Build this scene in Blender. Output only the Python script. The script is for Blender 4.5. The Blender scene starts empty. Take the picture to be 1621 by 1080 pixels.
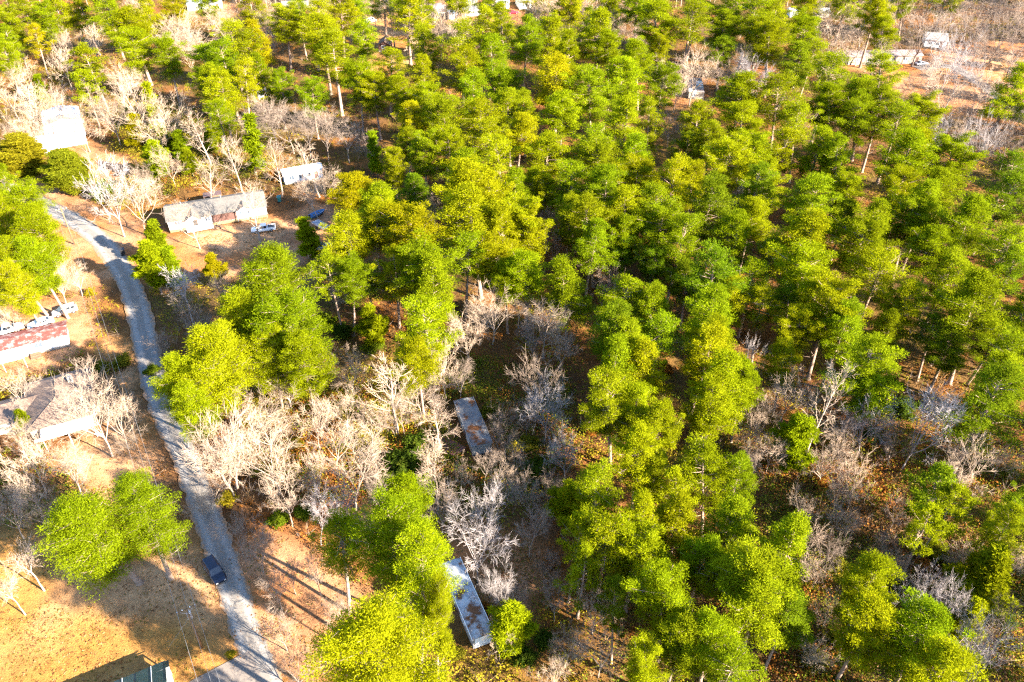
import bpy, bmesh, math, random
import numpy as np
from mathutils import Vector, Matrix, noise as mnoise

random.seed(7)
RNG = np.random.default_rng(7)
scene = bpy.context.scene
C = scene.collection

# ------------------------------------------------------------------ camera, sky, sun, exposure
CAM_H = 92.0
PITCH = math.radians(37.2)          # below the horizontal
FOC = 1261.0                        # in pixels of the 1621 px wide photograph
cam_d = bpy.data.cameras.new('camera')
cam_d.sensor_width = 36.0
cam_d.lens = 36.0 * FOC / 1621.0
cam_d.clip_start = 1.0
cam_d.clip_end = 8000.0
cam = bpy.data.objects.new('camera', cam_d)
cam.location = (0, 0, CAM_H)
cam.rotation_euler = (math.pi / 2 - PITCH, 0, 0)
C.objects.link(cam)
scene.camera = cam

SUN_DIR = Vector((0.80, -0.46, 0.0)).normalized()      # horizontal direction towards the sun
SUN_EL = math.radians(25.0)
to_sun = Vector((SUN_DIR.x * math.cos(SUN_EL), SUN_DIR.y * math.cos(SUN_EL), math.sin(SUN_EL)))
world = bpy.data.worlds.new('World')
scene.world = world
world.use_nodes = True
wn = world.node_tree
sky = wn.nodes.new('ShaderNodeTexSky')
sky.sky_type = 'NISHITA'
sky.sun_disc = False
sky.sun_elevation = SUN_EL
sky.sun_rotation = math.atan2(SUN_DIR.x, SUN_DIR.y)
sky.air_density = 1.0
sky.dust_density = 0.3
sky.ozone_density = 4.0
wn.links.new(sky.outputs['Color'], wn.nodes['Background'].inputs['Color'])
wn.nodes['Background'].inputs['Strength'].default_value = 0.085
sun_d = bpy.data.lights.new('sun', 'SUN')
sun_d.energy = 5.0
sun_d.angle = math.radians(0.53)
sun_d.color = (1.0, 0.90, 0.74)
sun = bpy.data.objects.new('sun', sun_d)
sun.rotation_euler = to_sun.to_track_quat('Z', 'Y').to_euler()
C.objects.link(sun)

scene.view_settings.view_transform = 'Standard'
scene.view_settings.look = 'None'
scene.view_settings.gamma = 1.0
scene.view_settings.use_curve_mapping = False
scene.view_settings.exposure = 3.0
scene.cycles.max_bounces = 3
scene.cycles.use_denoising = False
scene.cycles.pixel_filter_type = 'BLACKMAN_HARRIS'
scene.cycles.filter_width = 1.3
scene.cycles.diffuse_bounces = 2
scene.cycles.glossy_bounces = 2
scene.cycles.transmission_bounces = 2
scene.cycles.transparent_max_bounces = 4
scene.cycles.use_adaptive_sampling = True
scene.cycles.adaptive_threshold = 0.012

# ------------------------------------------------------------------ measuring the place from the photograph
_c, _s = math.cos(PITCH), math.sin(PITCH)
def at(px, py, z=0.0):
    a = (px - 810.5) / FOC; b = (py - 540.0) / FOC
    Z = -_s - b * _c
    t = (z - CAM_H) / Z
    return Vector((a * t, (_c - b * _s) * t, z))
def scale_at(px, py, z=0.0):
    b = (py - 540.0) / FOC
    return FOC / ((z - CAM_H) / (-_s - b * _c))
def to_px(x, y, z=0.0):
    """vectorised: world -> photograph pixel"""
    dy = y; dz = z - CAM_H
    depth = dy * _c - dz * _s
    up = dy * _s + dz * _c
    depth = np.where(depth > 1, depth, 1)
    return 810.5 + FOC * x / depth, 540.0 - FOC * up / depth

# ------------------------------------------------------------------ materials
def new_mat(name):
    m = bpy.data.materials.new(name); m.use_nodes = True
    nt = m.node_tree; nt.nodes.clear()
    out = nt.nodes.new('ShaderNodeOutputMaterial')
    return m, nt, out
def N(nt, t, **kw):
    n = nt.nodes.new(t)
    for k, v in kw.items():
        setattr(n, k, v)
    return n
def coords(nt, obj=True):
    tc = N(nt, 'ShaderNodeTexCoord')
    return tc.outputs['Object'] if obj else tc.outputs['Generated']
def noise_fac(nt, scale, detail=4, rough=0.6, vec=None, lo=0.3, hi=0.7):
    n = N(nt, 'ShaderNodeTexNoise'); n.inputs['Scale'].default_value = scale
    n.inputs['Detail'].default_value = detail; n.inputs['Roughness'].default_value = rough
    if vec is not None: nt.links.new(vec, n.inputs['Vector'])
    r = N(nt, 'ShaderNodeMapRange'); r.inputs['From Min'].default_value = lo; r.inputs['From Max'].default_value = hi
    nt.links.new(n.outputs['Fac'], r.inputs['Value'])
    return r.outputs['Result']
def mixc(nt, fac, a, b, mode='MIX'):
    m = N(nt, 'ShaderNodeMix', data_type='RGBA', blend_type=mode)
    if isinstance(fac, (int, float)): m.inputs[0].default_value = fac
    else: nt.links.new(fac, m.inputs[0])
    for i, v in ((6, a), (7, b)):
        if isinstance(v, tuple): m.inputs[i].default_value = (*v[:3], 1)
        else: nt.links.new(v, m.inputs[i])
    return m.outputs[2]
def principled(nt, out, col, rough=0.8, spec=0.3, metal=0.0, bump=None, bump_d=0.02, bump_s=0.5):
    b = N(nt, 'ShaderNodeBsdfPrincipled')
    if isinstance(col, tuple): b.inputs['Base Color'].default_value = (*col[:3], 1)
    else: nt.links.new(col, b.inputs['Base Color'])
    b.inputs['Roughness'].default_value = rough
    b.inputs['Specular IOR Level'].default_value = spec
    b.inputs['Metallic'].default_value = metal
    if bump is not None:
        bn = N(nt, 'ShaderNodeBump'); bn.inputs['Strength'].default_value = bump_s; bn.inputs['Distance'].default_value = bump_d
        nt.links.new(bump, bn.inputs['Height']); nt.links.new(bn.outputs['Normal'], b.inputs['Normal'])
    nt.links.new(b.outputs[0], out.inputs['Surface'])
    return b
def worn(name, a, b, scale=1.5, rough=0.8, spec=0.25, metal=0.0, c=None, cscale=6.0, lo=0.35, hi=0.7, stripe=None, bump_d=0.02):
    """two-tone weathered surface, optional third patchy colour and ribbed relief"""
    m, nt, out = new_mat(name)
    v = coords(nt)
    f = noise_fac(nt, scale, 5, 0.65, v, lo, hi)
    col = mixc(nt, f, a, b)
    if c is not None:
        f2 = noise_fac(nt, cscale, 4, 0.7, v, 0.50, 0.60)
        col = mixc(nt, f2, col, c)
    h = noise_fac(nt, 12, 3, 0.6, v, 0.2, 0.8)
    if stripe:
        w = N(nt, 'ShaderNodeTexWave', wave_type='BANDS', bands_direction=stripe[0]); w.inputs['Scale'].default_value = stripe[1]
        nt.links.new(v, w.inputs['Vector'])
        h = w.outputs['Fac']
    principled(nt, out, col, rough, spec, metal, h, bump_d)
    return m

M = {}
# pine needles: colour of the individual tree (object colour) varied tuft by tuft
def foliage(name, trans=0.5):
    m, nt, out = new_mat(name)
    oi = N(nt, 'ShaderNodeObjectInfo')
    at_ = N(nt, 'ShaderNodeAttribute', attribute_name='tint')
    f = N(nt, 'ShaderNodeMapRange'); nt.links.new(at_.outputs['Fac'], f.inputs['Value'])
    f.inputs['To Min'].default_value = 0.55; f.inputs['To Max'].default_value = 1.4
    mul = N(nt, 'ShaderNodeVectorMath', operation='SCALE')
    nt.links.new(oi.outputs['Color'], mul.inputs[0]); nt.links.new(f.outputs['Result'], mul.inputs['Scale'])
    # a share of the tufts carries browner or yellower needles
    r = N(nt, 'ShaderNodeMapRange'); nt.links.new(at_.outputs['Fac'], r.inputs['Value'])
    r.inputs['From Min'].default_value = 0.78; r.inputs['From Max'].default_value = 1.0; r.inputs['To Max'].default_value = 0.30
    col = mixc(nt, r.outputs['Result'], mul.outputs['Vector'], (0.20, 0.165, 0.02))
    d = N(nt, 'ShaderNodeBsdfDiffuse'); t = N(nt, 'ShaderNodeBsdfTranslucent')
    nt.links.new(col, d.inputs['Color']); nt.links.new(col, t.inputs['Color'])
    mx = N(nt, 'ShaderNodeMixShader'); mx.inputs[0].default_value = trans
    nt.links.new(d.outputs[0], mx.inputs[1]); nt.links.new(t.outputs[0], mx.inputs[2])
    nt.links.new(mx.outputs[0], out.inputs['Surface'])
    return m
M['needle'] = foliage('pine_needles')
def leaf_vcol(name, trans=0.25):
    m, nt, out = new_mat(name)
    a = N(nt, 'ShaderNodeAttribute', attribute_name='leafcol')
    d = N(nt, 'ShaderNodeBsdfDiffuse'); t = N(nt, 'ShaderNodeBsdfTranslucent')
    nt.links.new(a.outputs['Color'], d.inputs['Color']); nt.links.new(a.outputs['Color'], t.inputs['Color'])
    mx = N(nt, 'ShaderNodeMixShader'); mx.inputs[0].default_value = trans
    nt.links.new(d.outputs[0], mx.inputs[1]); nt.links.new(t.outputs[0], mx.inputs[2])
    nt.links.new(mx.outputs[0], out.inputs['Surface'])
    return m
M['leaf'] = leaf_vcol('undergrowth_leaves')
M['stem'] = leaf_vcol('brush_stems', 0.0)
def bark(name, obj_col=False):
    m, nt, out = new_mat(name)
    v = coords(nt)
    f = noise_fac(nt, 2.2, 4, 0.6, v)
    if obj_col:
        oi = N(nt, 'ShaderNodeObjectInfo')
        dk = mixc(nt, 1.0, oi.outputs['Color'], (0.62, 0.58, 0.55), 'MULTIPLY')
        col = mixc(nt, f, dk, oi.outputs['Color'])
    else:
        col = mixc(nt, f, (0.16, 0.105, 0.075), (0.36, 0.26, 0.20))
    d = N(nt, 'ShaderNodeBsdfDiffuse'); nt.links.new(col, d.inputs['Color'])
    nt.links.new(d.outputs[0], out.inputs['Surface'])
    return m
M['pine_bark'] = bark('pine_bark')
M['pale_bark'] = bark('pale_bark', True)

def ground_mat():
    m, nt, out = new_mat('forest_floor_and_grass')
    v = coords(nt)
    a = N(nt, 'ShaderNodeAttribute', attribute_name='gcol')
    f1 = noise_fac(nt, 0.55, 6, 0.7, v, 0.3, 0.7)
    f2 = noise_fac(nt, 4.5, 5, 0.7, v, 0.3, 0.7)
    c1 = mixc(nt, f1, (0.66, 0.60, 0.56), (1.25, 1.2, 1.1))
    c2 = mixc(nt, f2, (0.70, 0.70, 0.70), (1.28, 1.25, 1.2))
    col = mixc(nt, 1.0, a.outputs['Color'], c1, 'MULTIPLY')
    col = mixc(nt, 1.0, col, c2, 'MULTIPLY')
    principled(nt, out, col, 0.95, 0.1, 0, f2, 0.25, 0.6)
    return m
M['ground'] = ground_mat()
def road_mat(name, a, b, leaf, leaf_amt):
    m, nt, out = new_mat(name)
    v = coords(nt)
    f = noise_fac(nt, 0.35, 6, 0.7, v, 0.35, 0.65)
    col = mixc(nt, f, a, b)
    f3 = noise_fac(nt, 9.0, 4, 0.7, v, 0.3, 0.75)
    col = mixc(nt, f3, col, (b[0] * 1.12, b[1] * 1.1, b[2] * 1.1))
    at_ = N(nt, 'ShaderNodeAttribute', attribute_name='across')
    tr_ = N(nt, 'ShaderNodeMath', operation='SUBTRACT'); nt.links.new(at_.outputs['Fac'], tr_.inputs[0]); tr_.inputs[1].default_value = 0.5
    ab = N(nt, 'ShaderNodeMath', operation='ABSOLUTE'); nt.links.new(tr_.outputs[0], ab.inputs[0])
    mr = N(nt, 'ShaderNodeMapRange'); mr.inputs['From Min'].default_value = 0.10; mr.inputs['From Max'].default_value = 0.30; mr.inputs['To Min'].default_value = 0.0; mr.inputs['To Max'].default_value = 0.45
    nt.links.new(ab.outputs[0], mr.inputs['Value'])
    col = mixc(nt, mr.outputs[0], col, (a[0] * 0.62, a[1] * 0.56, a[2] * 0.50))      # grime between and beside the wheel tracks
    fp = noise_fac(nt, 0.9, 3, 0.6, v, 0.60, 0.66)
    col = mixc(nt, fp, col, (a[0] * 0.7, a[1] * 0.7, a[2] * 0.72))                    # patched spots
    f2 = noise_fac(nt, 2.2, 6, 0.75, v, leaf_amt, leaf_amt + 0.08)
    col = mixc(nt, f2, col, leaf)
    ed = N(nt, 'ShaderNodeMath', operation='MULTIPLY_ADD'); nz = noise_fac(nt, 1.1, 5, 0.7, v, 0.25, 0.75)
    nt.links.new(nz, ed.inputs[0]); ed.inputs[1].default_value = 0.5; nt.links.new(at_.outputs['Fac'], ed.inputs[2])
    er = N(nt, 'ShaderNodeMapRange'); er.inputs['From Min'].default_value = 1.02; er.inputs['From Max'].default_value = 1.22; nt.links.new(ed.outputs[0], er.inputs['Value'])
    col = mixc(nt, er.outputs[0], col, (0.26, 0.145, 0.075))                           # sand and leaves creeping in from the verge
    principled(nt, out, col, 0.9, 0.2, 0, f3, 0.02, 0.4)
    return m
M['road'] = road_mat('worn_chip_road', (0.18, 0.163, 0.147), (0.24, 0.218, 0.195), (0.19, 0.115, 0.06), 0.58)
M['drive'] = road_mat('driveway_concrete', (0.18, 0.15, 0.13), (0.22, 0.19, 0.165), (0.19, 0.12, 0.07), 0.62)

M['shingle'] = worn('grey_shingles', (0.083, 0.078, 0.073), (0.130, 0.122, 0.114), 0.8, 0.9, 0.15, c=(0.156, 0.135, 0.114), stripe=('Y', 3.0), bump_d=0.03)
M['tan_shingle'] = worn('tan_shingles', (0.144, 0.097, 0.072), (0.194, 0.133, 0.101), 0.6, 0.9, 0.15, c=(0.223, 0.158, 0.122), stripe=('Y', 3.0), bump_d=0.03)
M['white_siding'] = worn('white_vinyl_siding', (0.74, 0.73, 0.71), (0.80, 0.79, 0.77), 0.7, 0.6, 0.3, stripe=('Z', 4.0), bump_d=0.02)
M['white_paint'] = worn('white_paint', (0.72, 0.72, 0.71), (0.80, 0.80, 0.79), 1.5, 0.5, 0.4)
M['cream'] = worn('cream_siding', (0.275, 0.237, 0.193), (0.330, 0.292, 0.242), 0.8, 0.7, 0.2)
M['skirting'] = worn('tan_skirting', (0.198, 0.143, 0.072), (0.253, 0.187, 0.105), 0.8, 0.8, 0.2, stripe=('X', 4.0))
M['brown_siding'] = worn('brown_siding', (0.090, 0.045, 0.036), (0.126, 0.069, 0.057), 1.0, 0.8, 0.2, stripe=('Z', 4.0))
M['brown_metal'] = worn('brown_metal_roofing', (0.110, 0.066, 0.061), (0.149, 0.094, 0.088), 1.0, 0.6, 0.4, stripe=('X', 5.0))
M['rust'] = worn('rusty_red_roofing', (0.150, 0.038, 0.030), (0.203, 0.075, 0.060), 0.9, 0.75, 0.25, c=(0.270, 0.203, 0.188), cscale=0.9, bump_d=0.02)
M['white_metal'] = worn('white_metal_roofing', (0.70, 0.70, 0.70), (0.79, 0.79, 0.79), 0.7, 0.55, 0.4, stripe=('X', 3.0))
M['grey_metal'] = worn('grey_metal_roofing', (0.180, 0.180, 0.185), (0.240, 0.240, 0.245), 0.7, 0.6, 0.4, stripe=('X', 3.0))
M['leafy_roof'] = worn('old_roof_under_leaves', (0.120, 0.120, 0.124), (0.192, 0.188, 0.184), 1.0, 0.8, 0.2, c=(0.136, 0.052, 0.018), cscale=0.45)
M['pale_leafy_roof'] = worn('pale_roof_under_leaves', (0.30, 0.31, 0.33), (0.42, 0.43, 0.45), 1.0, 0.7, 0.3, c=(0.15, 0.06, 0.022), cscale=0.4)
M['old_wall'] = worn('weathered_trailer_wall', (0.180, 0.174, 0.168), (0.276, 0.270, 0.258), 1.2, 0.8, 0.2, stripe=('X', 3.0))
M['green_metal'] = worn('dark_green_metal_roofing', (0.012, 0.035, 0.030), (0.022, 0.05, 0.042), 0.8, 0.45, 0.5)
M['pink_metal'] = worn('faded_pink_roofing', (0.252, 0.186, 0.168), (0.312, 0.240, 0.216), 0.7, 0.7, 0.25, stripe=('X', 3.0))
M['tree_shade_roof'] = worn('tree_shade_dark', (0.05, 0.05, 0.055), (0.09, 0.09, 0.095), 0.7, 0.9, 0.15)  # dark tone standing in for the shade of trees
M['blue_roof'] = worn('pale_blue_roofing', (0.204, 0.240, 0.300), (0.276, 0.312, 0.360), 0.8, 0.6, 0.3)
M['blue_tarp'] = worn('blue_tarp', (0.035, 0.112, 0.252), (0.070, 0.168, 0.322), 2.0, 0.5, 0.4)
M['teal'] = worn('teal_plastic', (0.01, 0.10, 0.11), (0.02, 0.15, 0.16), 2.0, 0.5, 0.4)
M['wood'] = worn('weathered_wood', (0.119, 0.070, 0.042), (0.196, 0.126, 0.084), 3.0, 0.85, 0.15)
M['red_wood'] = worn('reddish_deck_boards', (0.140, 0.059, 0.045), (0.210, 0.105, 0.081), 3.0, 0.85, 0.15)
M['pole_wood'] = worn('pole_wood', (0.140, 0.084, 0.045), (0.224, 0.140, 0.077), 3.0, 0.9, 0.1)
M['concrete'] = worn('concrete', (0.216, 0.204, 0.192), (0.276, 0.264, 0.246), 2.0, 0.9, 0.1)
M['black'] = worn('black_plastic', (0.012, 0.012, 0.014), (0.022, 0.022, 0.025), 3.0, 0.5, 0.4)
M['rubber'] = worn('tyre_rubber', (0.012, 0.012, 0.012), (0.025, 0.025, 0.025), 4.0, 0.85, 0.2)
M['rim'] = worn('wheel_metal', (0.30, 0.30, 0.31), (0.45, 0.45, 0.46), 4.0, 0.35, 0.5, 0.6)
M['car_white'] = worn('white_car_paint', (0.70, 0.70, 0.70), (0.78, 0.78, 0.78), 1.0, 0.28, 0.5)
M['car_beige'] = worn('beige_car_paint', (0.400, 0.360, 0.304), (0.464, 0.424, 0.368), 1.0, 0.3, 0.5)
M['car_dark'] = worn('dark_blue_car_paint', (0.006, 0.010, 0.026), (0.009, 0.015, 0.035), 1.0, 0.22, 0.5)
M['car_red'] = worn('dark_red_car_paint', (0.28, 0.015, 0.03), (0.34, 0.02, 0.04), 1.0, 0.3, 0.5)
M['car_silver'] = worn('silver_car_paint', (0.36, 0.38, 0.42), (0.44, 0.46, 0.50), 1.0, 0.3, 0.5, 0.3)
M['glass'] = worn('dark_glass', (0.015, 0.020, 0.028), (0.022, 0.028, 0.038), 2.0, 0.06, 0.6)
M['pane'] = worn('window_glass', (0.06, 0.08, 0.11), (0.10, 0.13, 0.17), 2.0, 0.08, 0.6)
M['lamp'] = worn('lamp_glass', (0.55, 0.55, 0.55), (0.65, 0.65, 0.65), 4.0, 0.15, 0.6)
M['tail'] = worn('tail_lamp_plastic', (0.30, 0.01, 0.01), (0.38, 0.02, 0.02), 4.0, 0.2, 0.5)
M['steel'] = worn('galvanised_steel', (0.34, 0.35, 0.36), (0.46, 0.47, 0.48), 4.0, 0.4, 0.5, 0.4)
M['wire'] = worn('line_wire', (0.210, 0.203, 0.196), (0.266, 0.259, 0.252), 4.0, 0.5, 0.4)

# ------------------------------------------------------------------ mesh helpers
class MB:
    def __init__(self):
        self.v = []; self.f = []
    def poly(self, *pts):
        i = len(self.v); self.v += [tuple(p) for p in pts]; self.f.append(tuple(range(i, i + len(pts)))); return self
    def box(self, x0, x1, y0, y1, z0, z1):
        i = len(self.v)
        self.v += [(x0, y0, z0), (x1, y0, z0), (x1, y1, z0), (x0, y1, z0), (x0, y0, z1), (x1, y0, z1), (x1, y1, z1), (x0, y1, z1)]
        self.f += [tuple(i + k for k in q) for q in ((3, 2, 1, 0), (4, 5, 6, 7), (0, 1, 5, 4), (1, 2, 6, 5), (2, 3, 7, 6), (3, 0, 4, 7))]
        return self
    def slab(self, pts, th):
        """closed slab: polygon pts (counter-clockwise from above) and its copy th below along z"""
        n = len(pts); i = len(self.v)
        self.v += [tuple(p) for p in pts] + [(p[0], p[1], p[2] - th) for p in pts]
        self.f.append(tuple(i + k for k in range(n))); self.f.append(tuple(i + n + k for k in reversed(range(n))))
        for k in range(n):
            j = (k + 1) % n
            self.f.append((i + k, i + n + k, i + n + j, i + j))
        return self
    def tube(self, pts, radii, k=6, cap=True):
        pts = [Vector(p) for p in pts]; i0 = len(self.v); n = len(pts)
        for a in range(n):
            d = (pts[min(a + 1, n - 1)] - pts[max(a - 1, 0)])
            d = d.normalized() if d.length > 1e-6 else Vector((0, 0, 1))
            ref = Vector((1, 0, 0)) if abs(d.x) < 0.8 else Vector((0, 1, 0))
            u = d.cross(ref).normalized(); w = d.cross(u)
            for q in range(k):
                t = 2 * math.pi * q / k
                p = pts[a] + (u * math.cos(t) + w * math.sin(t)) * radii[a]
                self.v.append(tuple(p))
        for a in range(n - 1):
            for q in range(k):
                r = (q + 1) % k
                self.f.append((i0 + a * k + q, i0 + a * k + r, i0 + (a + 1) * k + r, i0 + (a + 1) * k + q))
        if cap:
            self.f.append(tuple(i0 + q for q in reversed(range(k)))); self.f.append(tuple(i0 + (n - 1) * k + q for q in range(k)))
        return self
    def loft(self, rings):
        i0 = len(self.v); k = len(rings[0])
        for r in rings: self.v += [tuple(p) for p in r]
        for a in range(len(rings) - 1):
            for q in range(k):
                r = (q + 1) % k
                self.f.append((i0 + a * k + q, i0 + a * k + r, i0 + (a + 1) * k + r, i0 + (a + 1) * k + q))
        self.f.append(tuple(i0 + q for q in reversed(range(k)))); self.f.append(tuple(i0 + (len(rings) - 1) * k + q for q in range(k)))
        return self
    def mesh(self, name, mat, smooth=False):
        me = bpy.data.meshes.new(name); me.from_pydata(self.v, [], self.f); me.materials.append(M[mat] if isinstance(mat, str) else mat)
        if smooth: me.polygons.foreach_set('use_smooth', [True] * len(me.polygons))
        me.update(); return me
    def build(self, name, mat, parent=None, smooth=False, bevel=0.0):
        o = bpy.data.objects.new(name, self.mesh(name, mat, smooth)); C.objects.link(o)
        if parent is not None: o.parent = parent
        if bevel:
            b = o.modifiers.new('bevel', 'BEVEL'); b.width = bevel; b.segments = 2; b.limit_method = 'ANGLE'
        return o
def fast_mesh(name, verts, faces_flat, nside, mat, attrs=None, smooth=False):
    """numpy arrays straight into a mesh; every face has nside corners"""
    me = bpy.data.meshes.new(name)
    nv = len(verts); nf = len(faces_flat) // nside
    me.vertices.add(nv); me.vertices.foreach_set('co', np.ascontiguousarray(verts, dtype=np.float32).ravel())
    me.loops.add(nf * nside); me.loops.foreach_set('vertex_index', np.ascontiguousarray(faces_flat, dtype=np.int32))
    me.polygons.add(nf); me.polygons.foreach_set('loop_start', np.arange(0, nf * nside, nside, dtype=np.int32))
    if smooth: me.polygons.foreach_set('use_smooth', np.ones(nf, dtype=bool))
    for k, (typ, arr) in (attrs or {}).items():
        a = me.attributes.new(k, typ, 'POINT')
        a.data.foreach_set('color' if typ == 'FLOAT_COLOR' else 'value', np.ascontiguousarray(arr, dtype=np.float32).ravel())
    me.materials.append(M[mat]); me.update(calc_edges=True); me.validate()
    return me
def thing(name, label, cat, loc=(0, 0, 0), rz=0.0, group=None, sc=None):
    o = bpy.data.objects.new(name, None); C.objects.link(o)
    o.empty_display_size = 0.5
    o.location = loc; o.rotation_euler = (0, 0, rz); o['label'] = label; o['category'] = cat
    if sc is not None: o.scale = sc
    if group: o['group'] = group
    return o
def tag(o, label, cat, group=None):
    o['label'] = label; o['category'] = cat
    if group: o['group'] = group
    return o
def heading(a, b):
    return math.atan2(b[1] - a[1], b[0] - a[0])

# ------------------------------------------------------------------ the ground
def inside(poly, X, Y):
    """vectorised point in polygon"""
    res = np.zeros(X.shape, dtype=bool); n = len(poly)
    for i in range(n):
        x0, y0 = poly[i][0], poly[i][1]; x1, y1 = poly[(i + 1) % n][0], poly[(i + 1) % n][1]
        if y0 == y1: continue
        cnd = ((y0 > Y) != (y1 > Y)) & (X < (x1 - x0) * (Y - y0) / (y1 - y0) + x0)
        res ^= cnd
    return res
def W(poly): return [tuple(at(*p)[:2]) for p in poly]
LAWN = [W(p) for p in (
    [(-260, 900), (0, 846), (70, 862), (130, 885), (250, 890), (300, 850), (325, 890), (352, 950), (395, 1020), (420, 1100), (430, 1300), (-500, 1300)],
    [(95, 715), (150, 690), (190, 610), (215, 640), (245, 690), (285, 790), (300, 850), (250, 830), (105, 790)],
    [(150, 545), (205, 545), (222, 610), (200, 640), (165, 610)],
    [(300, 378), (430, 352), (452, 362), (430, 392), (360, 402), (300, 392)],
    [(545, 40), (600, 20), (690, 20), (690, 60), (670, 105), (590, 115), (560, 90)],
    [(1560, 95), (1621, 85), (1640, 130), (1580, 130)],
)]
DIRT = [W(p) for p in (
    [(-60, 262), (20, 268), (70, 285), (120, 300), (165, 330), (235, 352), (262, 380), (300, 372), (430, 345), (500, 322), (545, 340), (560, 400), (470, 420), (400, 440), (300, 440), (255, 470), (215, 440), (190, 440), (150, 465), (110, 470), (90, 400), (60, 350), (0, 330), (-60, 320)],
    [(-80, 520), (0, 485), (70, 470), (140, 475), (160, 520), (120, 560), (80, 590), (0, 600), (-80, 620)],
    [(120, 225), (200, 245), (215, 285), (130, 300), (60, 270)],
    [(690, -5), (780, -5), (840, 20), (830, 40), (760, 42), (700, 45)],
    [(1320, 100), (1500, 70), (1621, 60), (1700, 90), (1700, 210), (1621, 200), (1540, 178), (1440, 165), (1400, 130)],
    [(1030, 120), (1120, 120), (1125, 165), (1050, 170), (1010, 145)],
    [(340, 850), (420, 835), (520, 880), (575, 950), (560, 1040), (470, 1060), (420, 1040), (370, 930)],
    [(700, 830), (830, 830), (860, 900), (800, 1010), (700, 960)],
    [(560, 25), (640, 20), (670, 100), (600, 120), (555, 70)],
    [(290, 5), (380, 8), (370, 30), (300, 28)],
)]
step = 1.6
xs = np.concatenate([[-4000, -1500, -700, -420], np.arange(-300, 300.1, step), [420, 700, 1500, 4000]])
ys = np.concatenate([[-4000, -1200, -300, -80], np.arange(0, 460.1, step), [560, 800, 1600, 4000]])
GX, GY = np.meshgrid(xs, ys)
def fbm(X, Y, sc, seed=0, octv=4):
    """cheap value noise, vectorised"""
    out = np.zeros(X.shape); amp = 1.0; tot = 0
    for o in range(octv):
        f = sc * 2 ** o
        x = X * f + 37.3 * seed; y = Y * f - 11.7 * seed
        xi = np.floor(x).astype(np.int64); yi = np.floor(y).astype(np.int64)
        xf = x - xi; yf = y - yi
        u = xf * xf * (3 - 2 * xf); w = yf * yf * (3 - 2 * yf)
        def h(a, b):
            n = (a * 374761393 + b * 668265263 + (seed + o) * 69069) & 0x7fffffff
            n = ((n ^ (n >> 13)) * 1274126177) & 0x7fffffff
            return ((n ^ (n >> 16)) & 0xffff) / 65535.0
        out += amp * ((h(xi, yi) * (1 - u) + h(xi + 1, yi) * u) * (1 - w) + (h(xi, yi + 1) * (1 - u) + h(xi + 1, yi + 1) * u) * w)
        tot += amp; amp *= 0.5
    return out / tot
wx = (fbm(GX, GY, 0.11, 3) - 0.5) * 7; wy = (fbm(GX, GY, 0.11, 4) - 0.5) * 7       # ragged zone edges
lawn = np.zeros(GX.shape, bool); dirt = np.zeros(GX.shape, bool)
for p in LAWN: lawn |= inside(p, GX + wx, GY + wy)
for p in DIRT: dirt |= inside(p, GX + wx, GY + wy)
n1 = np.clip((fbm(GX, GY, 0.05, 1) - 0.38) / 0.24, 0, 1)[..., None]
n2 = np.clip((fbm(GX, GY, 0.16, 2) - 0.40) / 0.2, 0, 1)[..., None]
litter = np.array([0.20, 0.085, 0.026]) * (1 - n2) + np.array([0.12, 0.062, 0.028]) * n2
litter = litter * (1 - 0.45 * n1) + np.array([0.085, 0.080, 0.022]) * 0.45 * n1
grass = np.array([0.46, 0.245, 0.105]) * (1 - n2) + np.array([0.44, 0.20, 0.058]) * n2
grass = grass * (1 - 0.5 * n1) + np.array([0.27, 0.170, 0.035]) * 0.4 * n1
soil = np.array([0.40, 0.225, 0.13]) * (1 - n2) + np.array([0.36, 0.155, 0.058]) * n2
n3 = np.clip((fbm(GX, GY, 0.09, 7) - 0.46) / 0.14, 0, 1)[..., None]; n4 = np.clip((fbm(GX, GY, 0.30, 8) - 0.50) / 0.12, 0, 1)[..., None]
grass = grass * (1 - 0.55 * n3) + np.array([0.50, 0.315, 0.20]) * 0.55 * n3
grass = grass * (1 - 0.4 * n4) + np.array([0.30, 0.130, 0.042]) * 0.3 * n4
soil = soil * (1 - 0.5 * n4) + np.array([0.20, 0.080, 0.028]) * 0.5 * n4
gc = litter.copy(); gc[dirt] = soil[dirt]; gc[lawn] = grass[lawn]
g = gc.copy()                                                     # soften the borders by one cell
g[1:-1, 1:-1] = (gc[1:-1, 1:-1] * 2 + gc[:-2, 1:-1] + gc[2:, 1:-1] + gc[1:-1, :-2] + gc[1:-1, 2:]) / 6
GZ = np.where(lawn | dirt, 0.0, (fbm(GX, GY, 0.2, 9) - 0.5) * 0.3 - 0.12)
nx, ny = len(xs), len(ys)
idx = np.arange(nx * ny).reshape(ny, nx)
quads = np.stack([idx[:-1, :-1], idx[:-1, 1:], idx[1:, 1:], idx[1:, :-1]], -1).reshape(-1)
gm = fast_mesh('ground', np.stack([GX, GY, GZ], -1).reshape(-1, 3), quads, 4, 'ground',
               {'gcol': ('FLOAT_COLOR', np.concatenate([g.reshape(-1, 3), np.ones((nx * ny, 1))], 1))}, True)
ground = bpy.data.objects.new('ground', gm); C.objects.link(ground); ground['kind'] = 'structure'

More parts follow.
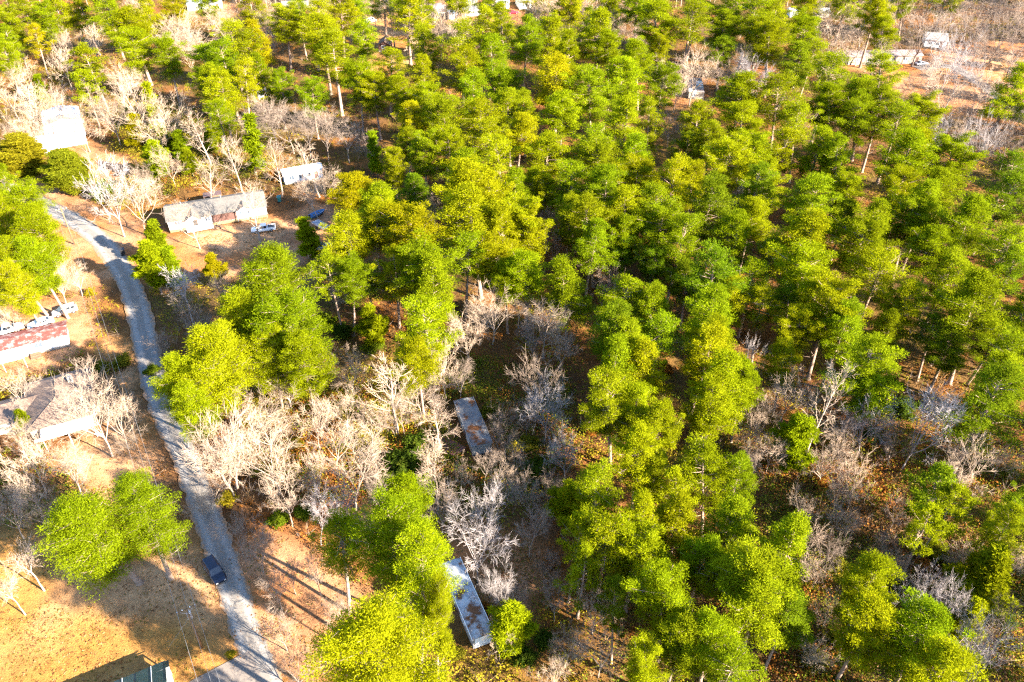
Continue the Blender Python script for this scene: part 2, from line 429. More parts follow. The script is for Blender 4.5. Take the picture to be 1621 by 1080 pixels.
# ------------------------------------------------------------------ road and driveways
def spline(pts, per=22):
    out = []
    P = [pts[0]] + list(pts) + [pts[-1]]
    for i in range(1, len(P) - 2):
        a, b, c, d = P[i - 1], P[i], P[i + 1], P[i + 2]
        for k in range(per):
            t = k / per
            out.append(0.5 * ((2 * b) + (c - a) * t + (2 * a - 5 * b + 4 * c - d) * t * t + (3 * b - a - 3 * c + d) * t ** 3))
    out.append(P[-2]); return out
def ribbon(name, pix, half, z, mat, jit=0.22):
    """a crowned strip with ragged edges; 'across' runs 0 (middle) to 1 (edge) and drives wheel tracks and sandy margins"""
    P = spline([at(*p) for p in pix])
    rnd = random.Random(3); cols = (-1, -0.8, -0.5, -0.2, 0, 0.2, 0.5, 0.8, 1); V = []; A = []
    for i, p in enumerate(P):
        d = (P[min(i + 1, len(P) - 1)] - P[max(i - 1, 0)]).normalized(); n = Vector((-d.y, d.x, 0))
        w = half[0] + (half[1] - half[0]) * i / (len(P) - 1)
        for c in cols:
            q = p + n * (c * w + (jit * 2.2 * mnoise.noise(Vector((i * 0.23, c * 7.0, 1.3))) + jit * mnoise.noise(Vector((i * 0.9, c * 5.0, 4.3))) if abs(c) == 1 else 0)); V.append((q.x, q.y, z + 0.05 * (1 - c * c))); A.append(abs(c))
    k = len(cols); idx = np.arange(len(V)).reshape(-1, k)
    f = np.stack([idx[:-1, 1:], idx[:-1, :-1], idx[1:, :-1], idx[1:, 1:]], -1).reshape(-1)
    o = bpy.data.objects.new(name, fast_mesh(name, np.array(V), f, 4, mat, {'across': ('FLOAT', np.array(A))}, True)); C.objects.link(o); o['kind'] = 'structure'
    return o, P
ROAD_PX = [(452, 1180), (425, 1085), (392, 1005), (366, 925), (342, 855), (318, 790), (296, 728), (268, 668), (246, 610), (234, 560), (224, 515), (212, 470), (190, 422), (158, 380), (118, 350), (72, 326), (20, 300), (-50, 282)]
road, ROAD = ribbon('road', ROAD_PX, (1.8, 2.7), 0.03, 'road')
pad = MB().slab([at(*p) + Vector((0, 0, 0.085)) for p in [(300, 1080), (318, 1160), (440, 1160), (412, 1066), (396, 1030), (374, 1041)]], 0.15)
pad.build('driveway', 'drive')['kind'] = 'structure'
ribbon('gravel_track', [(1660, 200), (1600, 168), (1555, 135), (1520, 112), (1490, 104), (1450, 108)], (2.2, 3.0), 0.03, 'drive', 0.5)
ribbon('yard_drive', [(262, 610), (230, 600), (195, 560), (150, 540), (128, 505)], (1.3, 1.6), 0.02, 'drive', 0.4) if False else None

# ------------------------------------------------------------------ tree growing
def leaf_cloud(centres, radii, flat, per, size, rnd, up=0.35, needle=0.0):
    """triangles sprinkled on and in small puffs, roughly facing outwards"""
    n = len(centres) * per
    c = np.repeat(centres, per, 0); r = np.repeat(radii, per)
    d = rnd.normal(size=(n, 3)); d /= np.linalg.norm(d, axis=1, keepdims=True)
    d[:, 2] = np.abs(d[:, 2]) * np.where(rnd.random(n) < 0.72, 1, -1)
    rad = r * (0.30 + 0.95 * rnd.random(n) ** 0.8)
    p = c + d * rad[:, None] * np.array([1, 1, flat])
    nrm = d + rnd.normal(size=(n, 3)) * 0.55 + np.array([0, 0, up]); nrm /= np.linalg.norm(nrm, axis=1, keepdims=True)
    t = np.cross(nrm, rnd.normal(size=(n, 3))); t /= np.linalg.norm(t, axis=1, keepdims=True)
    b = np.cross(nrm, t)
    s = size * (0.6 + 0.8 * rnd.random(n))[:, None]; wd = np.full((n, 1), 0.55); ln = np.full((n, 1), 1.15)
    if needle:                                   # sprays of needles pointing out of the tuft
        k = (rnd.random(n) < needle)[:, None]
        b2 = d + rnd.normal(size=(n, 3)) * 0.45 + np.array([0, 0, 0.25]); b2 /= np.linalg.norm(b2, axis=1, keepdims=True)
        t2 = np.cross(b2, rnd.normal(size=(n, 3))); t2 /= np.linalg.norm(t2, axis=1, keepdims=True)
        b = np.where(k, b2, b); t = np.where(k, t2, t); wd = np.where(k, 0.36, wd); ln = np.where(k, 2.1, ln)
    v = np.stack([p - t * s * wd, p + t * s * wd, p + b * s * ln], 1)
    return v, np.repeat(rnd.random(len(centres)), per) * 0.55 + rnd.random(n) * 0.45
def cloud_mesh(name, v, tint, mat='needle'):
    n = len(v)
    return fast_mesh(name, v.reshape(-1, 3), np.arange(n * 3), 3, mat, {'tint': ('FLOAT', np.repeat(tint, 3))})

PINE_H, PINE_W = 21.0, 9.4
def grow_pine(seed, base=0.50, full=1.0, shape='round', per=160, size=0.118, nb=56):
    rnd = np.random.default_rng(seed); mb = MB()
    lean = rnd.normal(size=2) * 0.25
    def axis(z):
        t = z / PINE_H
        return np.array([lean[0] * t * 2 + 0.22 * math.sin(3 * t + seed), lean[1] * t * 2 + 0.22 * math.cos(2.5 * t + seed * 2), z])
    zs = [0, 0.4, 2, 5, 8, 11, 14, 17, 19.3, 20.6]
    mb.tube([axis(z) for z in zs], [0.36, 0.27, 0.235, 0.21, 0.19, 0.165, 0.135, 0.09, 0.05, 0.02], 7, False)
    cs = []; rs = []
    holes = rnd.random(4) * 6.283
    R = PINE_W / 2 - 0.55
    for i in range(nb):
        t = (i + rnd.random() * 0.8) / nb
        z0 = PINE_H * (base + (0.965 - base) * t)
        if shape == 'round': prof = (1 - t ** 2.6) ** 0.75 * (0.62 + 0.38 * min(1, t / 0.35))
        elif shape == 'cone': prof = (1 - t) ** 0.8 * 0.95 + 0.05
        elif shape == 'flat': prof = (0.55 + 0.45 * min(1, t / 0.6)) * (1 - max(0, t - 0.7) / 0.34 * 0.55)
        else: prof = 0.45 * (1 - t ** 3) + 0.06
        az = i * 2.39996 + rnd.normal() * 0.45
        k = rnd.uniform(0.5, 1.15)
        for h in holes:
            if abs((az - h + math.pi) % 6.283 - math.pi) < 0.32 and t < 0.8: k *= 0.55
        L = R * prof * k
        el = math.radians(-4 + 50 * t ** 1.3 + rnd.normal() * 9)
        o = axis(z0)
        d = np.array([math.cos(az) * math.cos(el), math.sin(az) * math.cos(el), math.sin(el)])
        bend = np.array([0, 0, 0.22 * L])
        pts = [o + d * L * q + bend * q * q * 0.8 for q in (0, 0.35, 0.7, 1.0)]
        mb.tube(pts, [0.075, 0.055, 0.035, 0.015], 4, False)
        m = max(1, int(round(L * 1.6 * full)))
        for j in range(m):
            q = 1.0 - 0.62 * (j / max(1, m)) - rnd.random() * 0.08
            p = o + d * L * q + bend * q * q * 0.8
            side = np.cross(d, [0, 0, 1]) * rnd.normal() * 0.62 * (0.35 + L / 4.2)
            p = p + side + np.array([0, 0, rnd.normal() * 0.42 + 0.1])
            cs.append(p); rs.append(rnd.uniform(0.42, 0.82) * (0.85 if shape == 'thin' else 1))
            if np.linalg.norm(side) > 0.55:
                mb.tube([o + d * L * (q - 0.12), p], [0.03, 0.012], 3, False)
    for j in range(5):
        cs.append(axis(PINE_H * 0.965) + rnd.normal(size=3) * np.array([0.5, 0.5, 0.35])); rs.append(0.62)
    for j in range(4):      # dead stubs low on the bole
        z0 = PINE_H * rnd.uniform(0.22, max(0.24, base)); az = rnd.random() * 6.283; o = axis(z0); L = rnd.uniform(0.6, 1.8)
        mb.tube([o, o + np.array([math.cos(az) * L, math.sin(az) * L, L * 0.15])], [0.045, 0.012], 4, False)
    v, tint = leaf_cloud(np.array(cs), np.array(rs), 0.85, per, size, rnd, 0.35, 0.65)
    return mb.mesh('pine_trunk', 'pine_bark', True), cloud_mesh('pine_crown', v, tint)

def grow_bare(seed, H=13.0, Wd=9.0, fork=0.32, style='vase', l3=7, thick=1.0):
    """leafless hardwood: bole and limbs in one mesh, the finer branches and twigs in the other"""
    rnd = np.random.default_rng(seed); limb = MB(); twig = MB()
    def path(p, d, L, n, wig, lift):
        pts = [p]; q = p.copy(); d = d / np.linalg.norm(d)
        for i in range(n):
            d = d + rnd.normal(size=3) * wig + np.array([0, 0, lift]); d /= np.linalg.norm(d)
            q = q + d * L / n; pts.append(q)
        return pts
    def branch(p, d, L, r, lev):
        n = (5, 4, 3, 2)[min(lev, 3)]
        pts = path(p, d, L, n, (0.10, 0.16, 0.2, 0.22)[min(lev, 3)], (0.03, 0.07, 0.05, 0.03)[min(lev, 3)])
        tip = max(r * 0.35, 0.011 * thick)
        rad = [r + (tip - r) * i / n for i in range(n + 1)]
        (limb if lev <= 1 else twig).tube(pts, rad, 5 if lev == 0 else 4 if lev == 1 else 3, False)
        if lev >= 3: return
        kids = (6, 6, l3)[lev]
        for i in range(kids):
            s = rnd.uniform(0.28, 1.0) if i else 1.0
            a = min(int(s * n), n - 1); f = s * n - a
            o = pts[a] * (1 - f) + pts[a + 1] * f
            dd = pts[a + 1] - pts[a]; dd = dd / np.linalg.norm(dd)
            side = np.cross(dd, rnd.normal(size=3)); side /= np.linalg.norm(side)
            ang = rnd.uniform(0.45, 0.95) if i else 0.2
            nd = dd * math.cos(ang) + side * math.sin(ang)
            branch(o, nd, L * rnd.uniform(0.42, 0.66), max(rad[a] * 0.55, 0.018 * thick), lev + 1)
    trunk = path(np.zeros(3), np.array([rnd.normal() * 0.06, rnd.normal() * 0.06, 1.0]), H * (fork if style == 'vase' else 0.85), 7, 0.05, 0.02)
    r0 = 0.025 * H * 0.56
    if style == 'vase':
        limb.tube(trunk, [r0 * (1.25 - 0.5 * min(1, i / 3)) for i in range(8)], 7, False)
        k = rnd.integers(5, 8)
        for i in range(k):
            az = i * 6.283 / k + rnd.normal() * 0.3; sp = rnd.uniform(0.25, 0.95) * (Wd / 9.0)
            d = np.array([math.cos(az) * sp, math.sin(az) * sp, 1.0])
            branch(trunk[-1] - np.array([0, 0, rnd.random() * H * 0.08]), d, H * (0.98 - fork) * rnd.uniform(0.62, 0.85), r0 * 0.55, 0)
    elif style == 'leader':
        limb.tube(trunk, [r0 * (1.2 - 1.05 * i / 7) for i in range(8)], 6, False)
        for i in range(17):
            t = 0.28 + 0.72 * (i + rnd.random() * 0.6) / 17.5
            a = min(int(t * 7), 6); f = t * 7 - a; o = trunk[a] * (1 - f) + trunk[a + 1] * f
            az = i * 2.4 + rnd.normal() * 0.3
            d = np.array([math.cos(az), math.sin(az), 0.55 + 0.9 * t])
            branch(o, d, Wd * 0.52 * (1.12 - 0.6 * t) * rnd.uniform(0.75, 1.1), r0 * 0.34 * (1.2 - t * 0.7), 1)
    else:                                                     # many stems from the ground
        for i in range(9):
            az = i * 2.4; sp = rnd.uniform(0.2, 0.8) * (Wd / 9.0)
            branch(np.array([math.cos(az) * 0.3, math.sin(az) * 0.3, 0]), np.array([math.cos(az) * sp, math.sin(az) * sp, 1.0]), H * rnd.uniform(0.6, 0.8), r0 * 0.4, 0)
    return limb.mesh('bare_limbs', 'pale_bark', True), twig.mesh('bare_twigs', 'pale_bark')

PINES = {
    'p': [grow_pine(s, b, f, 'round') for s, b, f in ((1, 0.44, 1.0), (2, 0.40, 1.0), (3, 0.50, 1.1), (4, 0.42, 0.85), (5, 0.52, 1.1), (8, 0.38, 0.8))] + [grow_pine(6, 0.48, 1.0, 'flat'), grow_pine(7, 0.46, 1.05, 'flat'), grow_pine(9, 0.36, 0.95, 'cone'), grow_pine(10, 0.55, 0.8, 'round', 110)],
    'f': [grow_pine(11, 0.38, 1.5, 'round', 150, 0.098, 78), grow_pine(12, 0.36, 1.45, 'round', 150, 0.098, 76), grow_pine(13, 0.40, 1.3, 'flat', 150, 0.098, 70)],
    'g': [grow_pine(15, 0.50, 1.5, 'round', 190, 0.078, 74), grow_pine(16, 0.47, 1.4, 'round', 190, 0.078, 76)],
    'o': [grow_pine(17, 0.30, 1.5, 'round', 180, 0.080, 74), grow_pine(18, 0.34, 1.5, 'round', 180, 0.080, 72)],
    's': [grow_pine(21, 0.46, 0.62, 'round', 130, 0.155, 34), grow_pine(22, 0.42, 0.55, 'cone', 130, 0.155, 40)],
    'j': [grow_pine(31, 0.16, 1.2, 'cone', 120, 0.30, 52), grow_pine(32, 0.22, 1.1, 'round', 120, 0.30, 48)],
    'v': [grow_pine(41, 0.10, 1.1, 'thin', 50, 0.42, 60)],
    'c': [grow_pine(51, 0.08, 1.5, 'round', 110, 0.27, 74)],
}
BARES = {
    'v': [grow_bare(101, 13, 9, 0.33), grow_bare(102, 13, 10, 0.28), grow_bare(103, 14, 8, 0.36), grow_bare(104, 12, 10, 0.3)],
    'l': [grow_bare(111, 15, 8, style='leader', l3=6), grow_bare(112, 15, 7, style='leader', l3=6), grow_bare(113, 14, 9, style='leader', l3=6)],
    'm': [grow_bare(121, 8, 9, style='stems', l3=5), grow_bare(122, 8, 8, style='stems', l3=5)],
    'd': [grow_bare(131, 11, 6, 0.55, 'vase', 2, 1.3)],
}

# ------------------------------------------------------------------ where the trees stand
# crown centre and crown width as read from the photograph (px); each is carried to its own spot on the ground
PINE_SPOTS = """
20 35 45|75 30 42|97 14 40|32 8 42|130 22 42|165 14 50|205 38 66|215 74 58|266 84 46|240 24 42|60 58 36 s|137 96 50 s|140 128 44 s|4 88 38|18 62 36|268 8 40
368 58 56|392 70 46|328 100 54|368 100 60|308 130 46|345 150 56|388 128 50|350 182 46|236 165 22 v|62 138 24 j|240 245 36 j|258 214 26 j|288 225 26 j|330 218 22 j|345 205 22 j|396 222 26 v|300 250 24 j
28 240 58 c|102 264 58 c|215 205 30 j
450 34 50|500 32 54|540 18 58|512 56 62|520 86 68|415 66 48|418 114 42|443 132 32|494 150 40|570 122 54|590 142 48|615 106 50|640 142 50|680 72 50|680 122 46|730 62 58|735 106 56|780 88 52|765 34 40|800 40 42|642 22 58 s|668 12 50 s|740 150 58|688 160 46|702 188 58|646 186 46|790 130 52|758 186 58|800 172 52|770 216 58|640 228 38|592 236 20 v|672 240 46|718 234 50|738 262 56|790 246 56|628 262 40
825 60 54|872 56 54|896 86 50|948 54 58|930 34 30|966 72 46|1006 86 50|888 128 70|938 140 60|985 124 60|1045 134 46|885 174 56|835 174 42|818 212 52|862 244 60|930 222 52|988 196 64|1000 250 60|950 256 60|962 164 52 d|1030 192 42|1102 192 46|1130 218 50|1162 148 64|1186 196 56|1196 240 56|1150 256 60|1085 232 42 d
1042 30 60|1090 30 56|1100 8 50|1157 40 46|1186 20 60|1206 52 50|1150 8 50|1046 72 32|970 26 32 j|1140 76 42 d
1226 24 52|1274 14 42|1270 52 50|1226 62 48|1282 84 46|1400 50 36|1385 14 46|1260 100 60 d|1310 116 60|1400 118 56|1240 156 70|1268 190 60|1320 164 60|1360 154 58|1345 182 60|1398 180 56|1422 192 60|1466 182 50|1606 142 56|330 -6 42|395 4 40|470 22 40|560 4 44|610 -4 42|640 6 42|715 -6 40|790 -8 42|850 -4 42|900 4 44|960 -6 42|1010 4 44|1340 -4 44|1440 -8 40|1500 -6 40|580 60 38|1226 234 56|1290 238 60|1345 250 60|1430 252 70|1510 256 62|1452 234 50|1600 262 52 d
42 326 62 f|14 345 54 f|56 370 62 f|20 410 62 f|62 412 60 f|30 450 54 f|8 286 38|244 378 38 j|240 412 48 j|268 418 36 j|337 420 30 j
432 440 100 f|396 500 78 f|466 508 96 f|484 566 74 f|334 566 104 f|284 600 72 f|306 644 62 f|428 560 70 f
560 298 76 p 14|602 326 64|548 378 76|646 368 86|594 352 60|666 420 82|624 430 62|692 460 74|670 512 84|518 434 50 s|586 510 42 j|484 372 36 j|586 440 50 d|616 318 26 j|550 440 48
730 294 80|786 300 60|742 352 82|790 366 62|732 404 62|780 410 60|802 440 46|650 300 50 d|822 346 66
820 310 52|836 370 52|832 416 60|850 294 34|905 345 46|870 300 42|900 290 60|960 300 60|1000 284 60|950 345 60|930 376 52|990 330 60|1040 324 60|1046 356 60|996 370 44|1060 290 60|1096 286 52|1126 324 70|1080 380 62|910 446 64|1160 380 56|1190 344 52|1196 300 56|1128 432 76|1086 436 50 d|1150 466 60|1040 482 58|968 480 62|974 522 70|1122 502 76|1192 440 52|1210 482 50|1040 526 60|985 398 46 d|1030 412 46 d
1230 286 52|1280 320 70|1268 380 80|1274 426 76|1226 400 44|1336 302 48|1390 345 56|1370 386 76|1386 426 72|1440 340 60|1476 330 60|1480 300 56|1526 348 66|1586 310 66|1600 390 66|1476 388 60|1510 436 66|1596 426 52|1557 482 86|1422 478 56|1410 520 42|1315 488 80|1336 522 62|1256 476 56 d|1256 516 52|1606 500 56|1482 522 50 d|1572 536 60 d|1330 345 44 d|1430 300 50
158 828 120 o 21|230 808 96 o 20|36 665 24 j|
656 553 66|632 792 72|1006 546 60|972 570 70|1022 582 70|966 624 80|1002 642 62|1116 570 82|1150 610 92|1130 642 72|1190 600 52|1050 676 62|994 672 54|1008 722 72|1032 752 60|1126 746 82|1162 762 62|946 786 82|900 790 54 j|1146 550 62
1240 566 46|1376 586 96|1256 690 62 j|1574 640 104|1600 604 70|1478 760 82 s|1512 800 66 s|1584 788 56|1600 568 70|1502 548 60 d|1390 615 56
536 862 82|640 842 112 g 27|648 922 104 g 28|620 1030 160 g 30|676 970 50 g 26|590 1010 100 g 28
956 842 82|1000 872 90|1070 842 82|1140 826 84|1182 890 108|1196 962 100|1066 950 84|1070 1006 82|1132 1012 82|1030 1050 62|1172 1052 80|976 960 54 s|1110 882 72|812 980 62 j|930 900 60 s|905 850 60 s
1236 890 92|1246 970 66|1370 932 78|1372 982 90|1460 1000 108|1482 1052 100|1566 912 74 j|1590 830 56|1480 830 60 s|1530 970 50 j|1010 810 70|1080 780 60 s
""".replace('\n', '|')
BARE_SPOTS = """
310 46 88 m b|300 70 60 m b|120 32 44 v g|95 95 44 v b|190 112 58 v b|168 168 74 v b|202 158 60 l b|270 172 62 v b|12 140 54 v b|46 160 52 v b|96 150 54 v b|50 204 48 v b|400 186 54 v g|216 138 54 l b|18 200 50 v b
424 172 56 v g|452 180 58 v g|482 188 58 v g|512 194 60 v g|550 202 50 v g|430 246 46 l b|496 252 46 l b|570 38 40 v g|690 32 54 m b|660 46 46 v b|582 228 44 v g|420 60 40 v b|408 18 50 v b
870 20 56 v b|950 12 50 l b|900 40 50 v b|985 40 46 v g|1062 110 46 v b|1112 98 70 v b|1170 100 58 v b|1202 110 50 v w|1070 130 44 v b|1060 186 50 v g|1000 46 44 v g|1020 62 46 v g|850 40 40 v b|720 8 40 v b
1320 40 68 v b|1312 86 60 v b|1466 36 66 v g|1540 36 62 v g|1590 36 60 v g|1512 76 62 v w|1570 70 56 v g|1602 92 50 v b|1500 136 60 v b|1542 152 54 v b|1490 196 56 v w|1560 212 56 v w|1592 222 54 v g|1470 216 40 v w|1418 20 50 v b|1370 46 54 v b|1402 84 40 l b|1345 70 50 v b|1620 60 54 v g
84 428 56 v b|212 306 66 v b|165 292 74 v w|302 340 48 v b|284 440 44 d w|14 490 50 v b|400 312 50 l b|345 452 44 v g|320 505 54 v g|215 280 46 v b|120 430 40 v b|290 470 44 v g|250 540 40 m g
486 302 46 v b|510 284 44 v b|690 330 36 v g|702 380 40 v g|742 444 46 v b|786 486 82 v b|736 520 58 v b|538 462 40 m b|480 442 36 v g|760 500 50 v b
868 346 34 l g|880 380 34 l g|970 445 50 v g|860 500 76 v b|826 470 46 v b|1177 318 40 v w|1112 366 24 m b|836 530 56 v g|890 540 50 v b
150 636 92 v b 20|148 584 50 l g|172 630 44 v g|100 730 66 v b|42 720 74 v b|22 600 58 v b|46 762 60 v b|346 624 76 v b|376 690 120 v b|322 788 56 m b|200 692 40 m b|12 800 60 v b|180 650 70 v b|60 800 50 v g|20 690 54 v b|410 660 90 v b|345 720 90 v b
456 606 60 v b|488 652 66 v b|556 584 60 v b|620 602 88 l b|660 612 60 v b|685 656 60 l b|708 574 60 v b 14|416 722 110 v b|486 742 70 v b|556 736 88 v b|500 792 54 v w|690 756 50 v b|682 716 44 d b|760 792 62 v w|566 800 50 v g|730 590 44 v g|640 640 60 v b|525 690 60 v b|450 770 70 v b|590 660 60 v b|600 770 54 v g|540 640 54 v b
850 600 78 v g|862 640 70 v w|895 716 52 v w|1187 568 40 v w 14|1196 676 52 v b|836 786 60 v g|880 680 44 v g|820 720 50 v g|830 655 40 v g|875 760 50 v g|800 760 50 v b
1266 606 80 v b|1300 632 56 l b 22|1380 656 76 v w 15|1470 640 72 v w 21|1540 736 88 v b|1366 756 62 v b|1310 722 66 v b|1222 640 50 v b|1282 800 50 v b|1225 700 50 v b|1330 770 54 v g|1430 800 54 v g|1590 720 50 v b|1210 720 46 v b|1420 700 54 v g|1340 690 50 v b
34 882 50 d b|8 926 40 d b|576 832 42 v b|756 834 94 v w|792 924 60 v w|788 1012 46 v b|464 1046 74 v g|430 922 50 v g|530 960 44 m b|440 1000 56 v g|450 900 44 v g|400 860 56 v g|370 830 60 v g|500 900 40 v b|540 800 44 v w|700 800 50 v g
946 960 60 v b|956 1020 78 v b|860 882 44 v g|816 936 44 v g|842 832 56 v g|880 940 50 v g|900 1010 54 v g|870 1050 60 v b|1290 1030 54 m b|1310 960 50 v g|1290 900 54 m b
1450 926 60 v w|800 690 36 v g|738 742 34 v b|768 724 38 v g|796 655 44 v g|690 12 44 v b|725 40 40 v b|800 30 40 v b|770 10 40 v b|860 8 44 v b|930 8 44 v b|980 12 44 v b|1020 20 44 v g|560 14 40 v g|510 2 40 v b|440 8 40 v b|330 16 40 v b|270 30 40 v b|210 4 40 v b|590 8 40 v g|1300 10 44 v b|1370 26 44 v b|1400 0 44 v g|1470 12 48 v g|1530 14 48 v g|1585 12 48 v g|1620 24 48 v g|1555 50 48 v g|1605 120 44 v b|1610 170 44 v b|1480 120 40 v b|1530 180 44 v b|700 44 50 v b|745 22 46 v b|835 26 50 v b|920 22 50 v b|885 8 46 l b|650 20 46 v b|610 20 40 l g|1340 12 50 v b|1440 8 50 v g|1500 12 50 v g|1560 8 54 v g|1610 10 54 v g|1530 100 54 v w|1570 130 50 v b|1440 60 46 v g|1490 92 40 v b|1450 140 44 v b|1500 170 50 v b|1590 190 44 v g|1530 215 50 v g|380 20 44 v b|430 30 46 v b|350 30 46 v b|260 50 40 v b|150 60 44 v b|100 60 40 v g|30 110 50 v b|80 180 50 v b|130 190 50 v b|245 200 50 v b|310 200 44 l b|360 240 44 l b|270 250 46 v b|330 270 44 l b|1508 940 56 v w|1576 1044 98 v w|1600 972 60 v g|1530 872 54 m b|1602 882 54 m b|1330 860 56 v g|1340 820 54 m b|1400 860 46 v g|1284 846 44 d b|1550 1000 44 v g|1420 890 40 m b
""".replace('\n', '|')
def variant_size(pair):
    lm, cm = pair
    co = np.empty(len(cm.vertices) * 3, np.float32); cm.vertices.foreach_get('co', co); co = co.reshape(-1, 3)
    lo, hi = np.percentile(co, 0.6, 0), np.percentile(co, 99.4, 0)
    return dict(w=float((hi[0] - lo[0] + hi[1] - lo[1]) / 2), zc=float((np.percentile(co[:, 2], 15) + np.percentile(co[:, 2], 95)) / 2), top=float(co[:, 2].max()),
                cx=float((lo[0] + hi[0]) / 2), cy=float((lo[1] + hi[1]) / 2))
PSZ = {k: [variant_size(p) for p in v] for k, v in PINES.items()}
BSZ = {k: [variant_size(p) for p in v] for k, v in BARES.items()}
trees = []            # dicts: px, py, w, kind, object
tr = random.Random(11)
def plant(px, py, w, pair, sz, hfun, name):
    """solve for the ground spot under a crown seen at (px,py) with width w; returns location, scale, rotation"""
    zc = 12.0
    for _ in range(6):
        wid = w / scale_at(px, py, zc)
        ht = hfun(wid)
        zc = sz['zc'] / sz['top'] * ht
    p = at(px, py, zc)
    sxy = wid / sz['w']; sz_ = ht / sz['top']
    rz = tr.uniform(0, 6.283)
    cx, cy = sz['cx'] * sxy, sz['cy'] * sxy
    off = Vector((cx * math.cos(rz) - cy * math.sin(rz), cx * math.sin(rz) + cy * math.cos(rz), 0))
    return Vector((p.x - off.x, p.y - off.y, -0.08)), (sxy, sxy, sz_), rz, wid, ht
def put_tree(name, pair, loc, sc, rz, tilt, col_crown, col_trunk, parts=('trunk', 'crown')):
    root = bpy.data.objects.new(name, None); C.objects.link(root); root.empty_display_size = 0.5
    root.location = loc; root.rotation_euler = (tilt[0], tilt[1], rz); root.scale = sc
    for nm, me, cl in ((parts[0], pair[0], col_trunk), (parts[1], pair[1], col_crown)):
        o = bpy.data.objects.new(nm, me); C.objects.link(o); o.parent = root; o.color = (*cl, 1)
    return root
GREENS = {'lime': (0.245, 0.262, 0.0040), 'yellow-green': (0.290, 0.268, 0.0040), 'mid-green': (0.205, 0.238, 0.0045), 'deep green': (0.140, 0.190, 0.0055)}
for item in PINE_SPOTS.split('|'):
    q = item.split()
    if len(q) < 3: continue
    px, py, w = float(q[0]), float(q[1]), float(q[2]); kd = q[3] if len(q) > 3 else 'p'; fix = float(q[4]) if len(q) > 4 else 0
    dark = kd == 'd'
    key = 'p' if dark else kd
    i = tr.randrange(len(PINES[key])); pair, sz = PINES[key][i], PSZ[key][i]
    if kd == 'j': hf = lambda wd: max(4.0, wd * 1.75 + 1.0)
    elif kd == 'c': hf = lambda wd: wd * 0.95 + 1.0
    elif kd == 'v': hf = lambda wd: max(8.0, wd * 3.6)
    elif kd == 'f': hf = lambda wd: min(26.0, 10.0 + wd * 1.15)
    else: hf = lambda wd: min(26.0, 9.5 + wd * 1.25) * tr_h
    if fix: hf = lambda wd: fix
    tr_h = tr.uniform(0.93, 1.07) * (0.8 if dark else 1)
    loc, sc, rz, wid, ht = plant(px, py, w * (1.2 if px > 700 and py < 560 else 1.1), pair, sz, hf, 'pine_tree')
    r = tr.random()
    hue = ('lime' if r < 0.5 else 'mid-green' if r < 0.8 else 'yellow-green')
    if px < 760 and r > 0.8: hue = 'yellow-green'
    if px > 900 and r > 0.72: hue = 'deep green' if r > 0.9 else 'mid-green'
    if kd == 'd': hue = 'deep green'
    col = GREENS[hue]
    if kd == 'c': hue, col = 'olive', (0.20, 0.185, 0.008)
    if kd in 'fgo' and hue == 'yellow-green': hue = 'lime'; col = GREENS['lime']
    j = tr.uniform(0.82, 1.12); col = (col[0] * j * tr.uniform(0.84, 1.08), col[1] * j, col[2] * j)
    lean = 0.05
    o = put_tree('cedar_tree' if kd == 'c' else 'pine_tree', pair, loc, sc, rz, (tr.gauss(0, lean), tr.gauss(0, lean)), col, (1, 1, 1))
    trees.append(dict(px=px, py=py, w=wid, ht=ht, kd=kd, sp='cedar' if kd == 'c' else 'pine', hue=hue, o=o))
BCOL = {'b': ((0.43, 0.325, 0.24), (0.45, 0.355, 0.28)), 'g': ((0.28, 0.215, 0.17), (0.29, 0.23, 0.19)), 'w': ((0.39, 0.345, 0.335), (0.37, 0.325, 0.31))}
for item in BARE_SPOTS.split('|'):
    q = item.split()
    if len(q) < 5: continue
    px, py, w = float(q[0]), float(q[1]), float(q[2]); kd, tone = q[3], q[4]
    i = tr.randrange(len(BARES[kd])); pair, sz = BARES[kd][i], BSZ[kd][i]
    hf = {'v': lambda wd: 3.5 + wd * 1.15, 'l': lambda wd: 5 + wd * 1.35, 'm': lambda wd: 1.5 + wd * 0.75, 'd': lambda wd: 4 + wd * 1.2}[kd]
    if tone == 'w': hf = lambda wd: 5.5 + wd * 1.4
    fix = float(q[5]) if len(q) > 5 else 0
    if fix: hf = lambda wd: fix
    loc, sc, rz, wid, ht = plant(px, py, w * 1.12, pair, sz, hf, 'bare_tree')
    j = tr.uniform(0.85, 1.12)
    ct, cl = (tuple(c * j for c in k) for k in BCOL[tone])
    o = put_tree('bare_tree', pair, loc, sc, rz, (tr.gauss(0, 0.05), tr.gauss(0, 0.05)), ct, cl)
    trees.append(dict(px=px, py=py, w=wid, ht=ht, kd=kd, sp='bare', hue={'b': 'tan', 'g': 'grey', 'w': 'whitish'}[tone], o=o))

